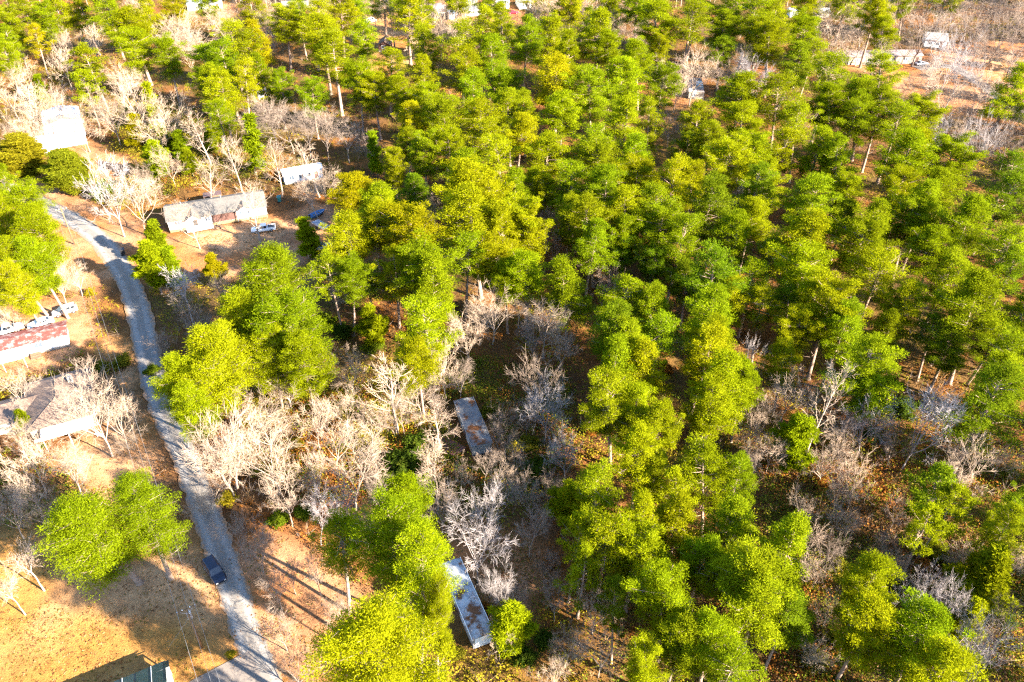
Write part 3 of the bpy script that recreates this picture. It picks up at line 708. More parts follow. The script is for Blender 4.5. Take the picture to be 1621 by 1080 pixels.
# ------------------------------------------------------------------ vehicles
def section(x, hw, z0, z1, r=0.16):
    return [(x, -hw * 0.92, z0), (x, hw * 0.92, z0), (x, hw, z0 + r), (x, hw, z1 - r), (x, hw * 0.86, z1), (x, -hw * 0.86, z1), (x, -hw, z1 - r), (x, -hw, z0 + r)]
def vehicle(name, label, loc, rz, paint, kind, group=None):
    t = thing(name, label, {'pickup': 'truck', 'suv': 'car', 'sedan': 'car', 'van': 'van'}[kind], loc, rz, group)
    if kind == 'pickup':
        st = [(-2.75, .84, .50, .95), (-2.68, .92, .42, 1.02), (-1.0, .95, .40, 1.04), (0.6, .95, .40, 1.06), (1.5, .94, .40, 1.08), (2.45, .90, .42, 1.02), (2.75, .78, .48, .86)]
        cab = (-0.95, 1.35, -0.72, 0.55, 1.82); wb = 1.72
    elif kind == 'sedan':
        st = [(-2.35, .76, .42, .80), (-2.2, .85, .32, .92), (-1.3, .89, .28, .94), (0.4, .89, .28, .92), (1.2, .88, .28, .90), (2.1, .82, .32, .78), (2.35, .70, .38, .66)]
        cab = (-1.75, 1.05, -1.05, 0.25, 1.42); wb = 1.38
    elif kind == 'van':
        st = [(-2.6, .90, .40, 1.15), (-2.5, .97, .34, 1.22), (0.5, .97, .34, 1.22), (1.7, .94, .34, 1.12), (2.4, .88, .36, .95), (2.6, .78, .42, .80)]
        cab = (-2.55, 1.75, -2.45, 0.95, 2.05); wb = 1.62
    else:
        st = [(-2.35, .80, .45, .92), (-2.24, .90, .34, 1.06), (-1.2, .94, .32, 1.08), (0.4, .94, .32, 1.06), (1.1, .93, .32, 1.05), (1.95, .88, .34, .96), (2.32, .76, .42, .78)]
        cab = (-2.22, 1.12, -2.0, 0.42, 1.72); wb = 1.42
    body = MB().loft([section(*s_) for s_ in st]).build('body', paint, t, False, 0.04)
    zb = st[2][3] - 0.03; x0, x1, X0, X1, zt = cab
    hb, ht_ = st[2][1] * 0.90, st[2][1] * 0.74
    cabm = MB().loft([[(x0, -hb, zb), (x1, -hb, zb), (x1, hb, zb), (x0, hb, zb)], [(X0, -ht_, zt - .05), (X1, -ht_, zt - .05), (X1, ht_, zt - .05), (X0, ht_, zt - .05)],
                      [(X0 + .12, -ht_ + .1, zt), (X1 - .12, -ht_ + .1, zt), (X1 - .12, ht_ - .1, zt), (X0 + .12, ht_ - .1, zt)]]).build('cabin', paint, t, False, 0.02)
    def face(a, b, u0, u1, v0, v1, out, nm):
        """a window on the cabin face between base edge a and top edge b"""
        P = []
        for u, v in ((u0, v0), (u1, v0), (u1, v1), (u0, v1)):
            lo = Vector(a[0]).lerp(Vector(a[1]), u); hi = Vector(b[0]).lerp(Vector(b[1]), u); P.append(lo.lerp(hi, v) + Vector(out) * 0.012)
        m = MB(); q = [p - Vector(out) * 0.03 for p in P]
        m.loft([[tuple(p) for p in q], [tuple(p) for p in P]]); return m.build(nm, 'glass', cabm)
    z1_ = zt - .05
    face(((x1, -hb, zb), (x1, hb, zb)), ((X1, -ht_, z1_), (X1, ht_, z1_)), .06, .94, .10, .92, (1, 0, .3), 'windscreen')
    face(((x0, hb, zb), (x0, -hb, zb)), ((X0, ht_, z1_), (X0, -ht_, z1_)), .08, .92, .18, .90, (-1, 0, .2), 'rear_window')
    n = 3 if kind in ('suv', 'van') else 2
    for s_ in (-1, 1):
        for i in range(n):
            u0 = 0.08 + i * 0.86 / n; u1 = u0 + 0.86 / n - 0.045
            a = ((x0, s_ * hb, zb), (x1, s_ * hb, zb)); b = ((X0, s_ * ht_, z1_), (X1, s_ * ht_, z1_))
            face(a if s_ < 0 else a, b, u0, u1, .14, .88, (0, s_, .1), 'side_window')
        m = MB().box(x1 - 0.35, x1 - 0.15, s_ * (hb + 0.06) - 0.09, s_ * (hb + 0.06) + 0.09, zb + 0.03, zb + 0.17).build('mirror', 'black', t, False, 0.02)
        fx, fw, fz = st[-1][0], st[-1][1], st[-1][3]
        MB().box(fx - 0.1, fx + 0.012, s_ * fw * 0.72 - 0.14, s_ * fw * 0.72 + 0.14, fz - 0.2, fz - 0.06).build('headlight', 'lamp', t)
        rx, rw, rz_ = st[0][0], st[0][1], st[0][3]
        MB().box(rx - 0.012, rx + 0.1, s_ * rw * 0.85 - 0.08, s_ * rw * 0.85 + 0.08, rz_ - 0.3, rz_ - 0.05).build('tail_light', 'tail', t)
        for x in (-wb, wb):
            y = s_ * (st[2][1] - 0.10); R = 0.36
            tyre = MB()
            rings = []
            for yy, rr in ((-0.115, R - 0.04), (-0.09, R), (0.09, R), (0.115, R - 0.04)):
                rings.append([(x + rr * math.cos(a * math.pi / 8), y + yy, R + rr * math.sin(a * math.pi / 8)) for a in range(16)])
            wh = tyre.loft(rings).build('wheel', 'rubber', t)
            ring2 = [[(x + rr * math.cos(a * math.pi / 6), y + s_ * yy, R + rr * math.sin(a * math.pi / 6)) for a in range(12)] for yy, rr in ((0.10, 0.22), (0.125, 0.20), (0.118, 0.08))]
            MB().loft(ring2).build('rim', 'rim', wh)
    if kind == 'pickup':
        MB().box(-2.62, -1.02, -0.78, 0.78, 1.045, 1.06).build('bed_floor', 'black', t)
        for s_ in (-1, 1):
            MB().box(-2.66, -1.0, s_ * 0.87 - 0.05, s_ * 0.87 + 0.05, 1.0, 1.22).build('bed_side', paint, t, False, 0.02)
        MB().box(-2.74, -2.64, -0.86, 0.86, 0.98, 1.20).build('tailgate', paint, t, False, 0.02)
    MB().box(st[-1][0] - 0.06, st[-1][0] + 0.08, -st[-1][1] * 0.95, st[-1][1] * 0.95, 0.42, 0.56).build('bumper', 'black' if paint == 'car_dark' else 'steel', t, False, 0.02)
    return t

# ------------------------------------------------------------------ buildings
def window(parent, x0, x1, z0, z1, y, mullion=True, pane='pane', frame='white_paint', face=-1):
    """a window on a wall facing -y (face -1) or +y, frame standing proud, pane recessed, sash bars"""
    w = MB(); f = 0.09; d = face * 0.05
    ya, yb = sorted((y - face * 0.02, y + d))
    for b in ((x0 - f, x1 + f, ya, yb, z0 - f, z0), (x0 - f, x1 + f, ya, yb, z1, z1 + f), (x0 - f, x0, ya, yb, z0, z1), (x1, x1 + f, ya, yb, z0, z1)): w.box(*b)
    if mullion:
        xm = (x0 + x1) / 2; w.box(xm - 0.03, xm + 0.03, ya, yb - 0.006, z0, z1)
    fo = w.build('window', frame, parent)
    ya2, yb2 = sorted((y - face * 0.015, y + face * 0.018))
    MB().box(x0, x1, ya2, yb2, z0, z1).build('pane', pane, fo)
    return fo
def gable_roof(parent, x0, x1, y0, y1, ze, zr, mat, over=0.35, th=0.12, axis='x'):
    """two slopes; ridge along x (or y)"""
    out = []
    if axis == 'x':
        ym = (y0 + y1) / 2; sl = (zr - ze) / (ym - y0)
        for s_, ye in ((-1, y0), (1, y1)):
            yo = ye + s_ * over; zo = ze - sl * over
            pts = [(x0 - over, yo, zo), (x1 + over, yo, zo), (x1 + over, ym, zr), (x0 - over, ym, zr)]
            if s_ > 0: pts = pts[::-1]
            out.append(MB().slab(pts, th).build('roof_slope', mat, parent))
        MB().box(x0 - over, x1 + over, ym - 0.14, ym + 0.14, zr - 0.06, zr + 0.035).build('ridge_cap', mat, parent)
        g = MB()
        for x, sg in ((x0, 1), (x1, -1)):
            g.poly((x + sg * 0.02, y0 + .02, ze - th), (x + sg * 0.02, y1 - .02, ze - th), (x + sg * 0.02, ym, zr - th - .02))
    else:
        xm = (x0 + x1) / 2; sl = (zr - ze) / (xm - x0)
        for s_, xe in ((-1, x0), (1, x1)):
            xo = xe + s_ * over; zo = ze - sl * over
            pts = [(xo, y1 + over, zo), (xo, y0 - over, zo), (xm, y0 - over, zr), (xm, y1 + over, zr)]
            if s_ > 0: pts = pts[::-1]
            out.append(MB().slab(pts, th).build('roof_slope', mat, parent))
        g = MB()
        for y, sg in ((y0, 1), (y1, -1)):
            g.poly((x0 + .02, y + sg * 0.02, ze - th), (x1 - .02, y + sg * 0.02, ze - th), (xm, y + sg * 0.02, zr - th - .02))
    return out, g
def simple_house(name, label, cat, c, rz, L, D, ze, zr, wall, roof, windows=(), door=None, axis='x', pane='pane', panels=0):
    """walls with openings dressed by windows and a door, gabled roof, foundation; front faces local -y"""
    t = thing(name, label, cat, c, rz)
    MB().box(-L / 2 - .03, L / 2 + .03, -D / 2 - .03, D / 2 + .03, 0, 0.35).build('foundation', 'concrete', t)
    w = MB().box(-L / 2, L / 2, -D / 2, D / 2, 0.35, ze - 0.1)
    if axis == 'x':
        for x in (-L / 2, L / 2 - 0.02): w.loft([[(x, -D / 2, ze - .1), (x, D / 2, ze - .1), (x, 0, zr - .15)], [(x + .02, -D / 2, ze - .1), (x + .02, D / 2, ze - .1), (x + .02, 0, zr - .15)]])
    else:
        for y in (-D / 2, D / 2 - 0.02): w.loft([[(-L / 2, y, ze - .1), (L / 2, y, ze - .1), (0, y, zr - .15)], [(-L / 2, y + .02, ze - .1), (L / 2, y + .02, ze - .1), (0, y + .02, zr - .15)]])
    w.build('wall', wall, t)
    gable_roof(t, -L / 2, L / 2, -D / 2, D / 2, ze, zr, roof, 0.3, 0.1, axis)
    for x0, x1 in windows: window(t, x0, x1, 1.15, 2.15, -D / 2, True, pane)
    if door:
        d = MB().box(door[0], door[1], -D / 2 - 0.04, -D / 2 + 0.02, 0.4, 2.3).build('door', 'brown_siding', t)
        MB().box(door[1] - 0.16, door[1] - 0.08, -D / 2 - 0.1, -D / 2 - 0.041, 1.25, 1.35).build('handle', 'steel', d)
        MB().box(door[0] - 0.2, door[1] + 0.2, -D / 2 - 1.0, -D / 2 - 0.05, 0, 0.22).build('step', 'concrete', t)
    return t
FOOT = []           # footprints kept clear of undergrowth: centre, radius
def frame_of(a, b):
    """origin, heading for a front wall running from ground point a to ground point b"""
    return a, heading(a, b), (b - a).length

# the long grey-roofed home beside the yard
A, B = at(270, 369), at(424, 343)
org, hd, Lh = frame_of(A, B)
home = thing('manufactured_home', 'long grey-shingled white home with two front gables behind the white pickup', 'house', org, hd)
D = 8.6; ZE, ZR = 3.1, 4.7
MB().box(0.02, Lh - .02, 0.03, D - .03, 0, 0.75).build('skirting', 'skirting', home)
w = MB().box(0, Lh, 0, D, 0.75, ZE - 0.1)
for x in (0, Lh - 0.02): w.loft([[(x, 0, ZE - .1), (x, D, ZE - .1), (x, D / 2, ZR - .15)], [(x + .02, 0, ZE - .1), (x + .02, D, ZE - .1), (x + .02, D / 2, ZR - .15)]])
w.build('wall', 'white_siding', home)
MB().box(9.6, 15.3, -0.035, 0.02, 0.78, ZE - 0.12).build('wall_panel', 'brown_siding', home)['label'] = 'brown siding between the two gables'
roofs, _ = gable_roof(home, 0, Lh, 0, D, ZE, ZR, 'shingle', 0.35, 0.14)
for px in (3.5, 12.6, 18.0): MB().tube([(px, D * 0.62, 4.1), (px, D * 0.62, 4.75)], [0.07, 0.07], 8).build('vent_pipe', 'white_paint', home)
for gx0, gx1, proj in ((3.9, 7.3, 1.3), (15.3, 18.9, 0.9)):
    gz = ZE + 0.95; xm = (gx0 + gx1) / 2
    p = MB().loft([[(gx0, -proj, ZE - 0.25), (gx1, -proj, ZE - 0.25), (gx1, -proj, ZE - 0.05), (xm, -proj, gz), (gx0, -proj, ZE - 0.05)], [(gx0, 0.02, ZE - 0.25), (gx1, 0.02, ZE - 0.25), (gx1, 0.02, ZE - 0.05), (xm, 0.02, gz), (gx0, 0.02, ZE - 0.05)]])
    gab = p.build('gable', 'white_paint', home)
    for s_ in (-1, 1):
        xo = gx0 - 0.25 if s_ < 0 else gx1 + 0.25
        pts = [(xo, -proj - 0.2, ZE - 0.14), (xm, -proj - 0.2, gz + 0.08), (xm, 2.9, gz + 0.08), (xo, 2.9, ZE - 0.14)]
        if s_ < 0: pts = pts[::-1]
        MB().slab(pts[::-1], 0.09).build('gable_slope', 'shingle', gab)
        MB().tube([((gx0 + 0.12) if s_ < 0 else (gx1 - 0.12), -proj + 0.12, 0.5), ((gx0 + 0.12) if s_ < 0 else (gx1 - 0.12), -proj + 0.12, ZE - 0.26)], [0.08, 0.08], 8).build('porch_post', 'white_paint', gab)
d = MB().box(5.4, 6.4, -0.05, 0.02, 0.85, 2.75).build('door', 'glass', home); MB().box(6.2, 6.3, -0.12, -0.052, 1.7, 1.8).build('handle', 'steel', d)
for x0, x1 in ((1.5, 2.6), (8.2, 9.2), (16.0, 16.9), (17.3, 18.2), (20.1, 21.1)): window(home, x0, x1, 1.55, 2.6, -0.001)
porch = MB().box(3.7, 9.6, -2.0, -0.04, 0.42, 0.58).build('porch_deck', 'white_paint', home)
for i in range(13):
    MB().box(3.75 + i * 0.47, 3.83 + i * 0.47, -1.98, -1.92, 0.581, 1.35).build('baluster', 'white_paint', porch)
MB().box(3.7, 9.6, -2.0, -1.9, 1.351, 1.43).build('handrail', 'white_paint', porch)
for x in (3.8, 6.6, 9.4): MB().box(x, x + 0.14, -1.9, -1.76, 0, 0.419).build('porch_leg', 'wood', porch)
for i in range(3): MB().box(9.7, 11.0, -2.0 + 0.0, -0.6, 0.0, 0.42 - i * 0.14).build('porch_step', 'wood', home) if i == 0 else MB().box(11.0 + 0.3 * (i - 1), 11.3 + 0.3 * (i - 1), -2.0, -0.6, 0.0, 0.42 - i * 0.14).build('porch_step', 'wood', home)
FOOT.append((home.matrix_world @ Vector((0, 0, 0)), 0))
def local(o, x, y): return Vector(o.location) + Matrix.Rotation(o.rotation_euler.z, 3, 'Z') @ Vector((x, y, 0))
FOOT = [(local(home, x, 3.5), 7.5) for x in (1, 5, 10, 15, 20)]
shed = thing('lean_to_shed', 'brown metal roofed lean-to behind the long grey-roofed home', 'shed', local(home, 8.6, D + 0.5), hd)
for i in range(5): MB().slab([(i * 0.86, 0, 3.3), (i * 0.86 + 0.84, 0, 3.3), (i * 0.86 + 0.84, 3.6, 2.75), (i * 0.86, 3.6, 2.75)], 0.06).build('roof_panel', 'brown_metal', shed)
for x in (0.1, 2.15, 4.1):
    for y in (0.15, 3.4): MB().box(x, x + .12, y, y + .12, 0, 3.2 - 0.15 * y - 0.1).build('post', 'wood', shed)
MB().box(0.0, 4.3, 3.5, 3.56, 0, 2.66).build('wall', 'wood', shed)

# rusty-roofed trailer at the left edge
e0, e1 = at(0, 555, 3), at(107, 529, 3)
hd = heading(e0, e1); e1g = Vector((e1.x, e1.y, 0))
rt = thing('rusty_roofed_trailer', 'long white trailer with a patchy rusty red roof at the left edge', 'trailer home', e1g - Vector((math.cos(hd), math.sin(hd), 0)) * 17.0, hd)
MB().box(0.2, 16.6, 0.5, 4.8, 0.5, 2.95).build('wall', 'white_siding', rt)
MB().box(0.25, 16.5, 0.55, 4.75, 0, 0.5).build('skirting', 'cream', rt)
for i in range(8):
    x = i * 2.13; zf = 2.9 + random.uniform(-.02, .02)
    MB().slab([(x, -0.1, zf), (x + 2.11, -0.1, zf), (x + 2.11, 2.6, 3.45), (x, 2.6, 3.45)], 0.07).build('roof_panel', 'rust', rt)
    MB().slab([(x, 2.61, 3.45), (x + 2.11, 2.61, 3.45), (x + 2.11, 5.2, zf), (x, 5.2, zf)], 0.07).build('roof_panel', 'rust', rt)
    MB().box(x + 2.07, x + 2.14, 2.55, 2.67, 3.40, 3.50).build('roof_rib', 'rust', rt)
for x0 in (2.0, 6.5, 11.0): window(rt, x0, x0 + 1.3, 1.4, 2.3, 0.5)
MB().box(8.6, 9.5, 0.44, 0.52, 0.6, 2.5).build('door', 'white_paint', rt)
MB().slab([(2.2, -3.1, 2.2), (9.4, -3.1, 2.2), (9.4, -0.14, 2.75), (2.2, -0.14, 2.75)], 0.05).build('awning', 'white_metal', rt)
for x in (2.3, 5.8, 9.25): MB().tube([(x, -3.0, 0), (x, -3.0, 2.16)], [0.05, 0.05], 6).build('awning_post', 'white_paint', rt)
for i in range(3): MB().box(9.9, 11.6, -0.1 - 0.5 * i, 0.35 - 0.5 * i, 0, 0.6 - 0.18 * i).build('step', 'wood', rt)
FOOT += [(local(rt, x, 2.5), 5.5) for x in (1, 5, 9, 13, 16)]

# tan hip-roofed house on the left
hip = thing('hip_roofed_house', 'tan hip-roofed house with a side wing behind the white bare trees', 'house', (-76.7, 101.9, 0), heading(Vector((0, 0)), Vector((0.89, 0.45))))
hw, y0, y1 = 5.3, -7.4, 6.3                       # local x = right in the photo, local -y = towards the camera
MB().box(-hw + .5, hw - .5, y0 + .5, y1 - .5, 0, 2.85).build('wall', 'cream', hip)
r0, r1, zr, ze = y0 + 4.2, y1 - 4.4, 5.3, 2.95
P = dict(a=(-hw, y0, ze), b=(hw, y0, ze), c=(hw, y1, ze), d=(-hw, y1, ze), e=(0, r0, zr), f=(0, r1, zr))
for f in ('bcfe', 'dae' + 'f', 'abe', 'cdf'):
    pts = [P[k] for k in f]; MB().slab(pts, 0.12).build('roof_slope', 'tan_shingle', hip)
MB().tube([P['e'], P['f']], [0.1, 0.1], 6).build('ridge_cap', 'tan_shingle', hip)
for k in 'ab': MB().tube([P['e'], P[k]], [0.08, 0.08], 6).build('hip_cap', 'tan_shingle', hip)
wing = MB().box(-14.5, -4.7, -2.2, 3.2, 0, 2.65).build('wing_wall', 'cream', hip)
for s_ in (-1, 1):
    pts = [(-15.0, 0.5 + s_ * 3.2, 2.5), (-3.0, 0.5 + s_ * 3.2, 2.5), (-3.0, 0.5, 4.0), (-15.0, 0.5, 4.0)]
    if s_ > 0: pts = pts[::-1]
    MB().slab(pts, 0.11).build('wing_slope', 'tan_shingle', hip)
for x0 in (-3.4, 1.6): window(hip, x0, x0 + 1.6, 1.0, 2.2, y0 + .5)
for x0 in (-12.5, -8.0): window(hip, x0, x0 + 1.3, 1.0, 2.1, -2.2)
MB().box(-0.6, 0.4, y0 + .44, y0 + .52, 0.1, 2.2).build('door', 'brown_siding', hip)
MB().box(1.9, 2.6, 1.0, 1.7, 3.8, 5.4).build('chimney', 'concrete', hip)
MB().slab([(-3.2, y0 - 2.6, 2.5), (4.6, y0 - 2.6, 2.5), (4.6, y0 + 0.3, 2.82), (-3.2, y0 + 0.3, 2.82)], 0.08).build('porch_roof', 'white_metal', hip)
for x in (-3.0, 0.7, 4.4): MB().tube([(x, y0 - 2.45, 0), (x, y0 - 2.45, 2.4)], [0.06, 0.06], 6).build('porch_post', 'white_paint', hip)
FOOT += [(local(hip, 0, -3), 8), (local(hip, 0, 3), 7), (local(hip, -10, 0.5), 6)]

# white metal-roofed house, upper left
a0, a1 = at(97, 178), at(112, 243)
wh = thing('white_roofed_house', 'bright white metal-roofed house among bare trees near the left edge', 'house', (a0 + a1) / 2, heading(a0, a1))
Lw = 24.0; Dw = 9.6
MB().box(-Lw / 2, Lw / 2, -Dw / 2, Dw / 2, 0, 2.8).build('wall', 'white_siding', wh)
for i in range(6):
    x = -Lw / 2 - .3 + i * (Lw + .6) / 6; x1 = x + (Lw + .6) / 6 - 0.02
    mt = 'grey_metal' if i == 2 else 'white_metal'  # grey bay: shading of the roof slope put into the colour
    MB().slab([(x, -Dw / 2 - .35, 2.7), (x1, -Dw / 2 - .35, 2.7), (x1, 0, 3.9), (x, 0, 3.9)], 0.08).build('roof_panel', mt, wh)
    MB().slab([(x, 0.005, 3.9), (x1, 0.005, 3.9), (x1, Dw / 2 + .35, 2.7), (x, Dw / 2 + .35, 2.7)], 0.08).build('roof_panel', mt, wh)
for x in (-Lw / 2, Lw / 2 - 0.03): MB().loft([[(x, -Dw / 2, 2.8), (x, Dw / 2, 2.8), (x, 0, 3.78)], [(x + .03, -Dw / 2, 2.8), (x + .03, Dw / 2, 2.8), (x + .03, 0, 3.78)]]).build('gable_wall', 'white_siding', wh)
for x0 in (-8, -3, 2.5, 7.5): window(wh, x0, x0 + 1.4, 1.0, 2.1, Dw / 2, face=1)
for x0, y in ((-4, 1.8), (4.5, -1.5), (7, 2.2)): MB().tube([(x0, y, 3.2), (x0, y, 3.95)], [0.12, 0.12], 8).build('vent_pipe', 'steel', wh)
FOOT += [(local(wh, x, 0), 7) for x in (-9, -3, 3, 9)]
sh = simple_house('white_shed', 'small white metal shed beside the bright white-roofed house', 'shed', at(66, 238), heading(a0, a1), 7.0, 4.2, 2.4, 2.9, 'white_siding', 'white_metal', ((-2.4, -1.4),), (0.6, 1.6))
FOOT.append((Vector(sh.location), 5))

# old trailers sunk in the woods
def old_trailer(label, pa, pb, width, mat_roof, bits):
    a, b = at(*pa, 2.7), at(*pb, 2.7); a.z = b.z = 0
    L = (b - a).length
    t = thing('old_trailer', label, 'trailer home', a, heading(a, b))       # local x runs towards the camera, local +y to the right in the photo
    MB().box(0.06, L - .06, 0.06, width - .06, 0.55, 2.6).build('wall', 'old_wall', t)
    MB().box(0.3, L - .3, 0.3, width - .3, 0, 0.55).build('underframe', 'black', t)
    n = int(L / 1.5)
    for i in range(n):
        x = i * L / n; k = random.uniform(-0.02, 0.02)
        MB().slab([(x, -0.02, 2.62 + k), (x + L / n - .012, -0.02, 2.62 + k), (x + L / n - .012, width / 2, 2.80 + k), (x, width / 2, 2.80 + k)], 0.05).build('roof_panel', mat_roof, t)
        MB().slab([(x, width / 2 + .004, 2.80 + k), (x + L / n - .012, width / 2 + .004, 2.80 + k), (x + L / n - .012, width + .02, 2.62 + k), (x, width + .02, 2.62 + k)], 0.05).build('roof_panel', mat_roof, t)
    for y in (-0.07, width + 0.03): MB().box(-0.05, L + .05, y, y + 0.07, 2.52, 2.72).build('roof_edge', 'white_paint' if bits else 'grey_metal', t)
    for x0 in (1.6, 4.6, 8.0):
        window(t, x0, x0 + 1.1, 1.3, 2.1, 0.06)
        window(t, x0, x0 + 1.1, 1.3, 2.1, width - 0.06, face=1)
    MB().box(6.4, 7.3, 0.02, 0.08, 0.65, 2.45).build('door', 'brown_siding', t)
    MB().box(L - .06, L - .02, 0.3, width - .3, 0.6, 2.5).build('end_panel', 'white_paint' if bits else 'old_wall', t)
    global FOOT
    FOOT += [(local(t, x, width / 2), 3.6) for x in (1, 4, 7, 10)]
    return t
t1 = old_trailer('abandoned trailer with a leaf-strewn pale roof deep in the bare woods, mid-picture', (718.5, 634), (747, 707), 3.3, 'leafy_roof', False)
t2 = old_trailer('narrow white-edged old trailer right of the bright pines at the bottom', (697, 893), (748, 1013), 2.8, 'pale_leafy_roof', True)
dk = thing('collapsed_deck', 'sagging reddish slatted deck left of the abandoned trailer', 'deck', at(712, 712), math.radians(-38))
for i in range(12):
    MB().box(-2.3 + i * 0.4, -2.02 + i * 0.4, -1.3, 1.35, 0.72 + 0.015 * i, 0.77 + 0.015 * i).build('board', 'red_wood', dk)
for y in (-1.1, 1.1): MB().box(-2.3, 2.4, y, y + 0.1, 0.5, 0.69).build('joist', 'wood', dk)
for x in (-2.1, 2.1):
    for y in (-1.0, 1.0): MB().box(x, x + .1, y + 0.11, y + .21, 0, 0.68).build('post', 'wood', dk)
sk = thing('deck_steps', 'short flight of reddish plank steps above the sagging slatted deck', 'steps', at(708, 696), math.radians(-30))
for i in range(6): MB().box(-1.0, 1.0, i * 0.34, i * 0.34 + 0.26, 0.2 + i * 0.12, 0.25 + i * 0.12).build('tread', 'red_wood', sk)
for x in (-0.95, 0.85): MB().loft([[(x, 0, 0), (x + .1, 0, 0), (x + .1, 0, .17), (x, 0, .17)], [(x, 2.0, 0.55), (x + .1, 2.0, 0.55), (x + .1, 2.0, .78), (x, 2.0, .78)]]).build('stringer', 'wood', sk)

# green-roofed house at the bottom edge
gh = thing('green_roofed_house', 'dark green metal-roofed house cut by the bottom edge', 'house', at(205, 1105), math.radians(28))
MB().box(-6, 4.6, -7, 0.6, 0, 2.9).build('wall', 'white_siding', gh)
for i in range(7):
    x = -6.4 + i * 1.62
    MB().slab([(x, -3.2, 4.6), (x + 1.6, -3.2, 4.6), (x + 1.6, 1.0, 2.8), (x, 1.0, 2.8)], 0.07).build('roof_panel', 'green_metal', gh)
    MB().slab([(x, -7.4, 2.8), (x + 1.6, -7.4, 2.8), (x + 1.6, -3.21, 4.6), (x, -3.21, 4.6)], 0.07).build('roof_panel', 'green_metal', gh)
    MB().loft([[(x + 1.57, 1.02, 2.79), (x + 1.63, 1.02, 2.79), (x + 1.63, 1.02, 2.85), (x + 1.57, 1.02, 2.85)], [(x + 1.57, -3.2, 4.6), (x + 1.63, -3.2, 4.6), (x + 1.63, -3.2, 4.66), (x + 1.57, -3.2, 4.66)]]).build('roof_rib', 'white_metal' if i in (3, 5) else 'green_metal', gh)
gx = thing('green_roofed_porch', 'small gabled porch roof with a pale end at the bottom edge', 'porch', at(258, 1090), math.radians(30))
for s_ in (-1, 1):
    pts = [(-2.6, s_ * 1.7, 2.5), (1.6, s_ * 1.7, 2.5), (1.6, 0, 3.5), (-2.6, 0, 3.5)]
    if s_ > 0: pts = pts[::-1]
    MB().slab(pts, 0.07).build('roof_slope', 'green_metal' if s_ > 0 else 'grey_metal', gx)
MB().loft([[(1.3, -1.5, 2.45), (1.3, 1.5, 2.45), (1.3, 0, 3.35)], [(1.36, -1.5, 2.45), (1.36, 1.5, 2.45), (1.36, 0, 3.35)]]).build('gable_end', 'white_paint', gx)
for y in (-1.4, 1.4): MB().box(1.2, 1.34, y - .07, y + .07, 0, 2.44).build('post', 'white_paint', gx)

# houses and sheds along the top of the picture
def far_house(name, label, cat, pl, pr, D, ze, zr, wall, roof, n=3, axis='x'):
    a, b = at(*pl), at(*pr); L = (b - a).length
    hd = heading(a, b); c = (a + b) / 2 + Vector((-math.sin(hd), math.cos(hd), 0)) * D / 2
    wins = [(-L / 2 + (i + 0.5) * L / (n + 1), -L / 2 + (i + 0.5) * L / (n + 1) + 1.2) for i in range(n)]
    t = simple_house(name, label, cat, c, hd, L, D, ze, zr, wall, roof, wins, (L / 2 - 2.2, L / 2 - 1.2) if L > 5 else None, axis)
    FOOT.append((c, max(L, D) * 0.6)); return t
far_house('trailer_home', 'long cream trailer with a dusty pink roof behind a parked silver car', 'trailer home', (1342, 103), (1457, 101), 6.5, 3.0, 3.9, 'cream', 'pink_metal', 5)
far_house('camper_trailer', 'long white camper half hidden by bare branches behind the grey-roofed home', 'camper', (452, 293), (512, 282), 3.2, 3.0, 3.35, 'white_siding', 'white_metal', 3)
far_house('grey_house', 'pale grey roofed house among grey bare trees, upper right', 'house', (1462, 75), (1496, 78), 9.0, 3.0, 4.4, 'white_siding', 'grey_metal', 2)
far_house('blue_roofed_house', 'pale blue roofed house at the top edge behind the pinkish thicket', 'house', (298, 18), (352, 14), 10.0, 3.0, 4.2, 'white_siding', 'blue_roof', 3)
far_house('tree_shade_block', 'dark house-shaped block for tree shade, top edge left of centre', 'house', (446, 12), (498, 12), 10.0, 3.0, 4.6, 'cream', 'tree_shade_roof', 3)  # made-up house shape, its dark roof stands in for tree shade
far_house('small_barn', 'small tan shed with a dark open front below the leaning pine trunks', 'shed', (600, 82), (618, 82), 7.0, 2.6, 3.8, 'brown_siding', 'tan_shingle', 1, 'y')
far_house('tan_roofed_house', 'flat tan-roofed house among pale brush at the top, left of a blue shed', 'house', (692, 30), (711, 28), 12.0, 2.9, 3.5, 'cream', 'pink_metal', 2)
far_house('blue_shed', 'small pale blue shed at the top right of the flat tan roof', 'shed', (712, 32), (724, 31), 6.0, 2.5, 3.0, 'white_siding', 'blue_roof', 1)
far_house('long_grey_trailer', 'long pale grey trailer behind the pine tops at the top centre', 'trailer home', (736, 27), (778, 24), 6.0, 2.9, 3.5, 'white_siding', 'grey_metal', 4)
far_house('pink_roofed_house', 'small faded pink roof at the top edge above the grey trailer', 'house', (738, 10), (756, 9), 9.0, 3.0, 4.0, 'cream', 'pink_metal', 2)
far_house('white_house', 'white house at the top edge beyond a dark red car', 'house', (786, 16), (806, 15), 9.0, 3.0, 4.2, 'white_siding', 'white_metal', 2)
far_house('white_cottage', 'second white house at the top edge, right of the dark red car', 'house', (822, 16), (842, 15), 9.0, 3.0, 4.2, 'white_siding', 'grey_metal', 2)
far_house('white_outbuilding', 'small white shed among the trees just left of the bare grey thicket', 'shed', (410, 158), (423, 156), 4.5, 2.4, 3.0, 'white_siding', 'white_metal', 1)
far_house('pale_outbuilding', 'small white shed behind pines at the top, right of centre', 'shed', (1250, 28), (1264, 28), 5.0, 2.5, 3.1, 'white_siding', 'white_metal', 1)
far_house('cream_outbuilding', 'small cream shed beside a pinkish bare thicket, upper right', 'shed', (1298, 28), (1312, 28), 5.0, 2.5, 3.1, 'cream', 'white_metal', 1)
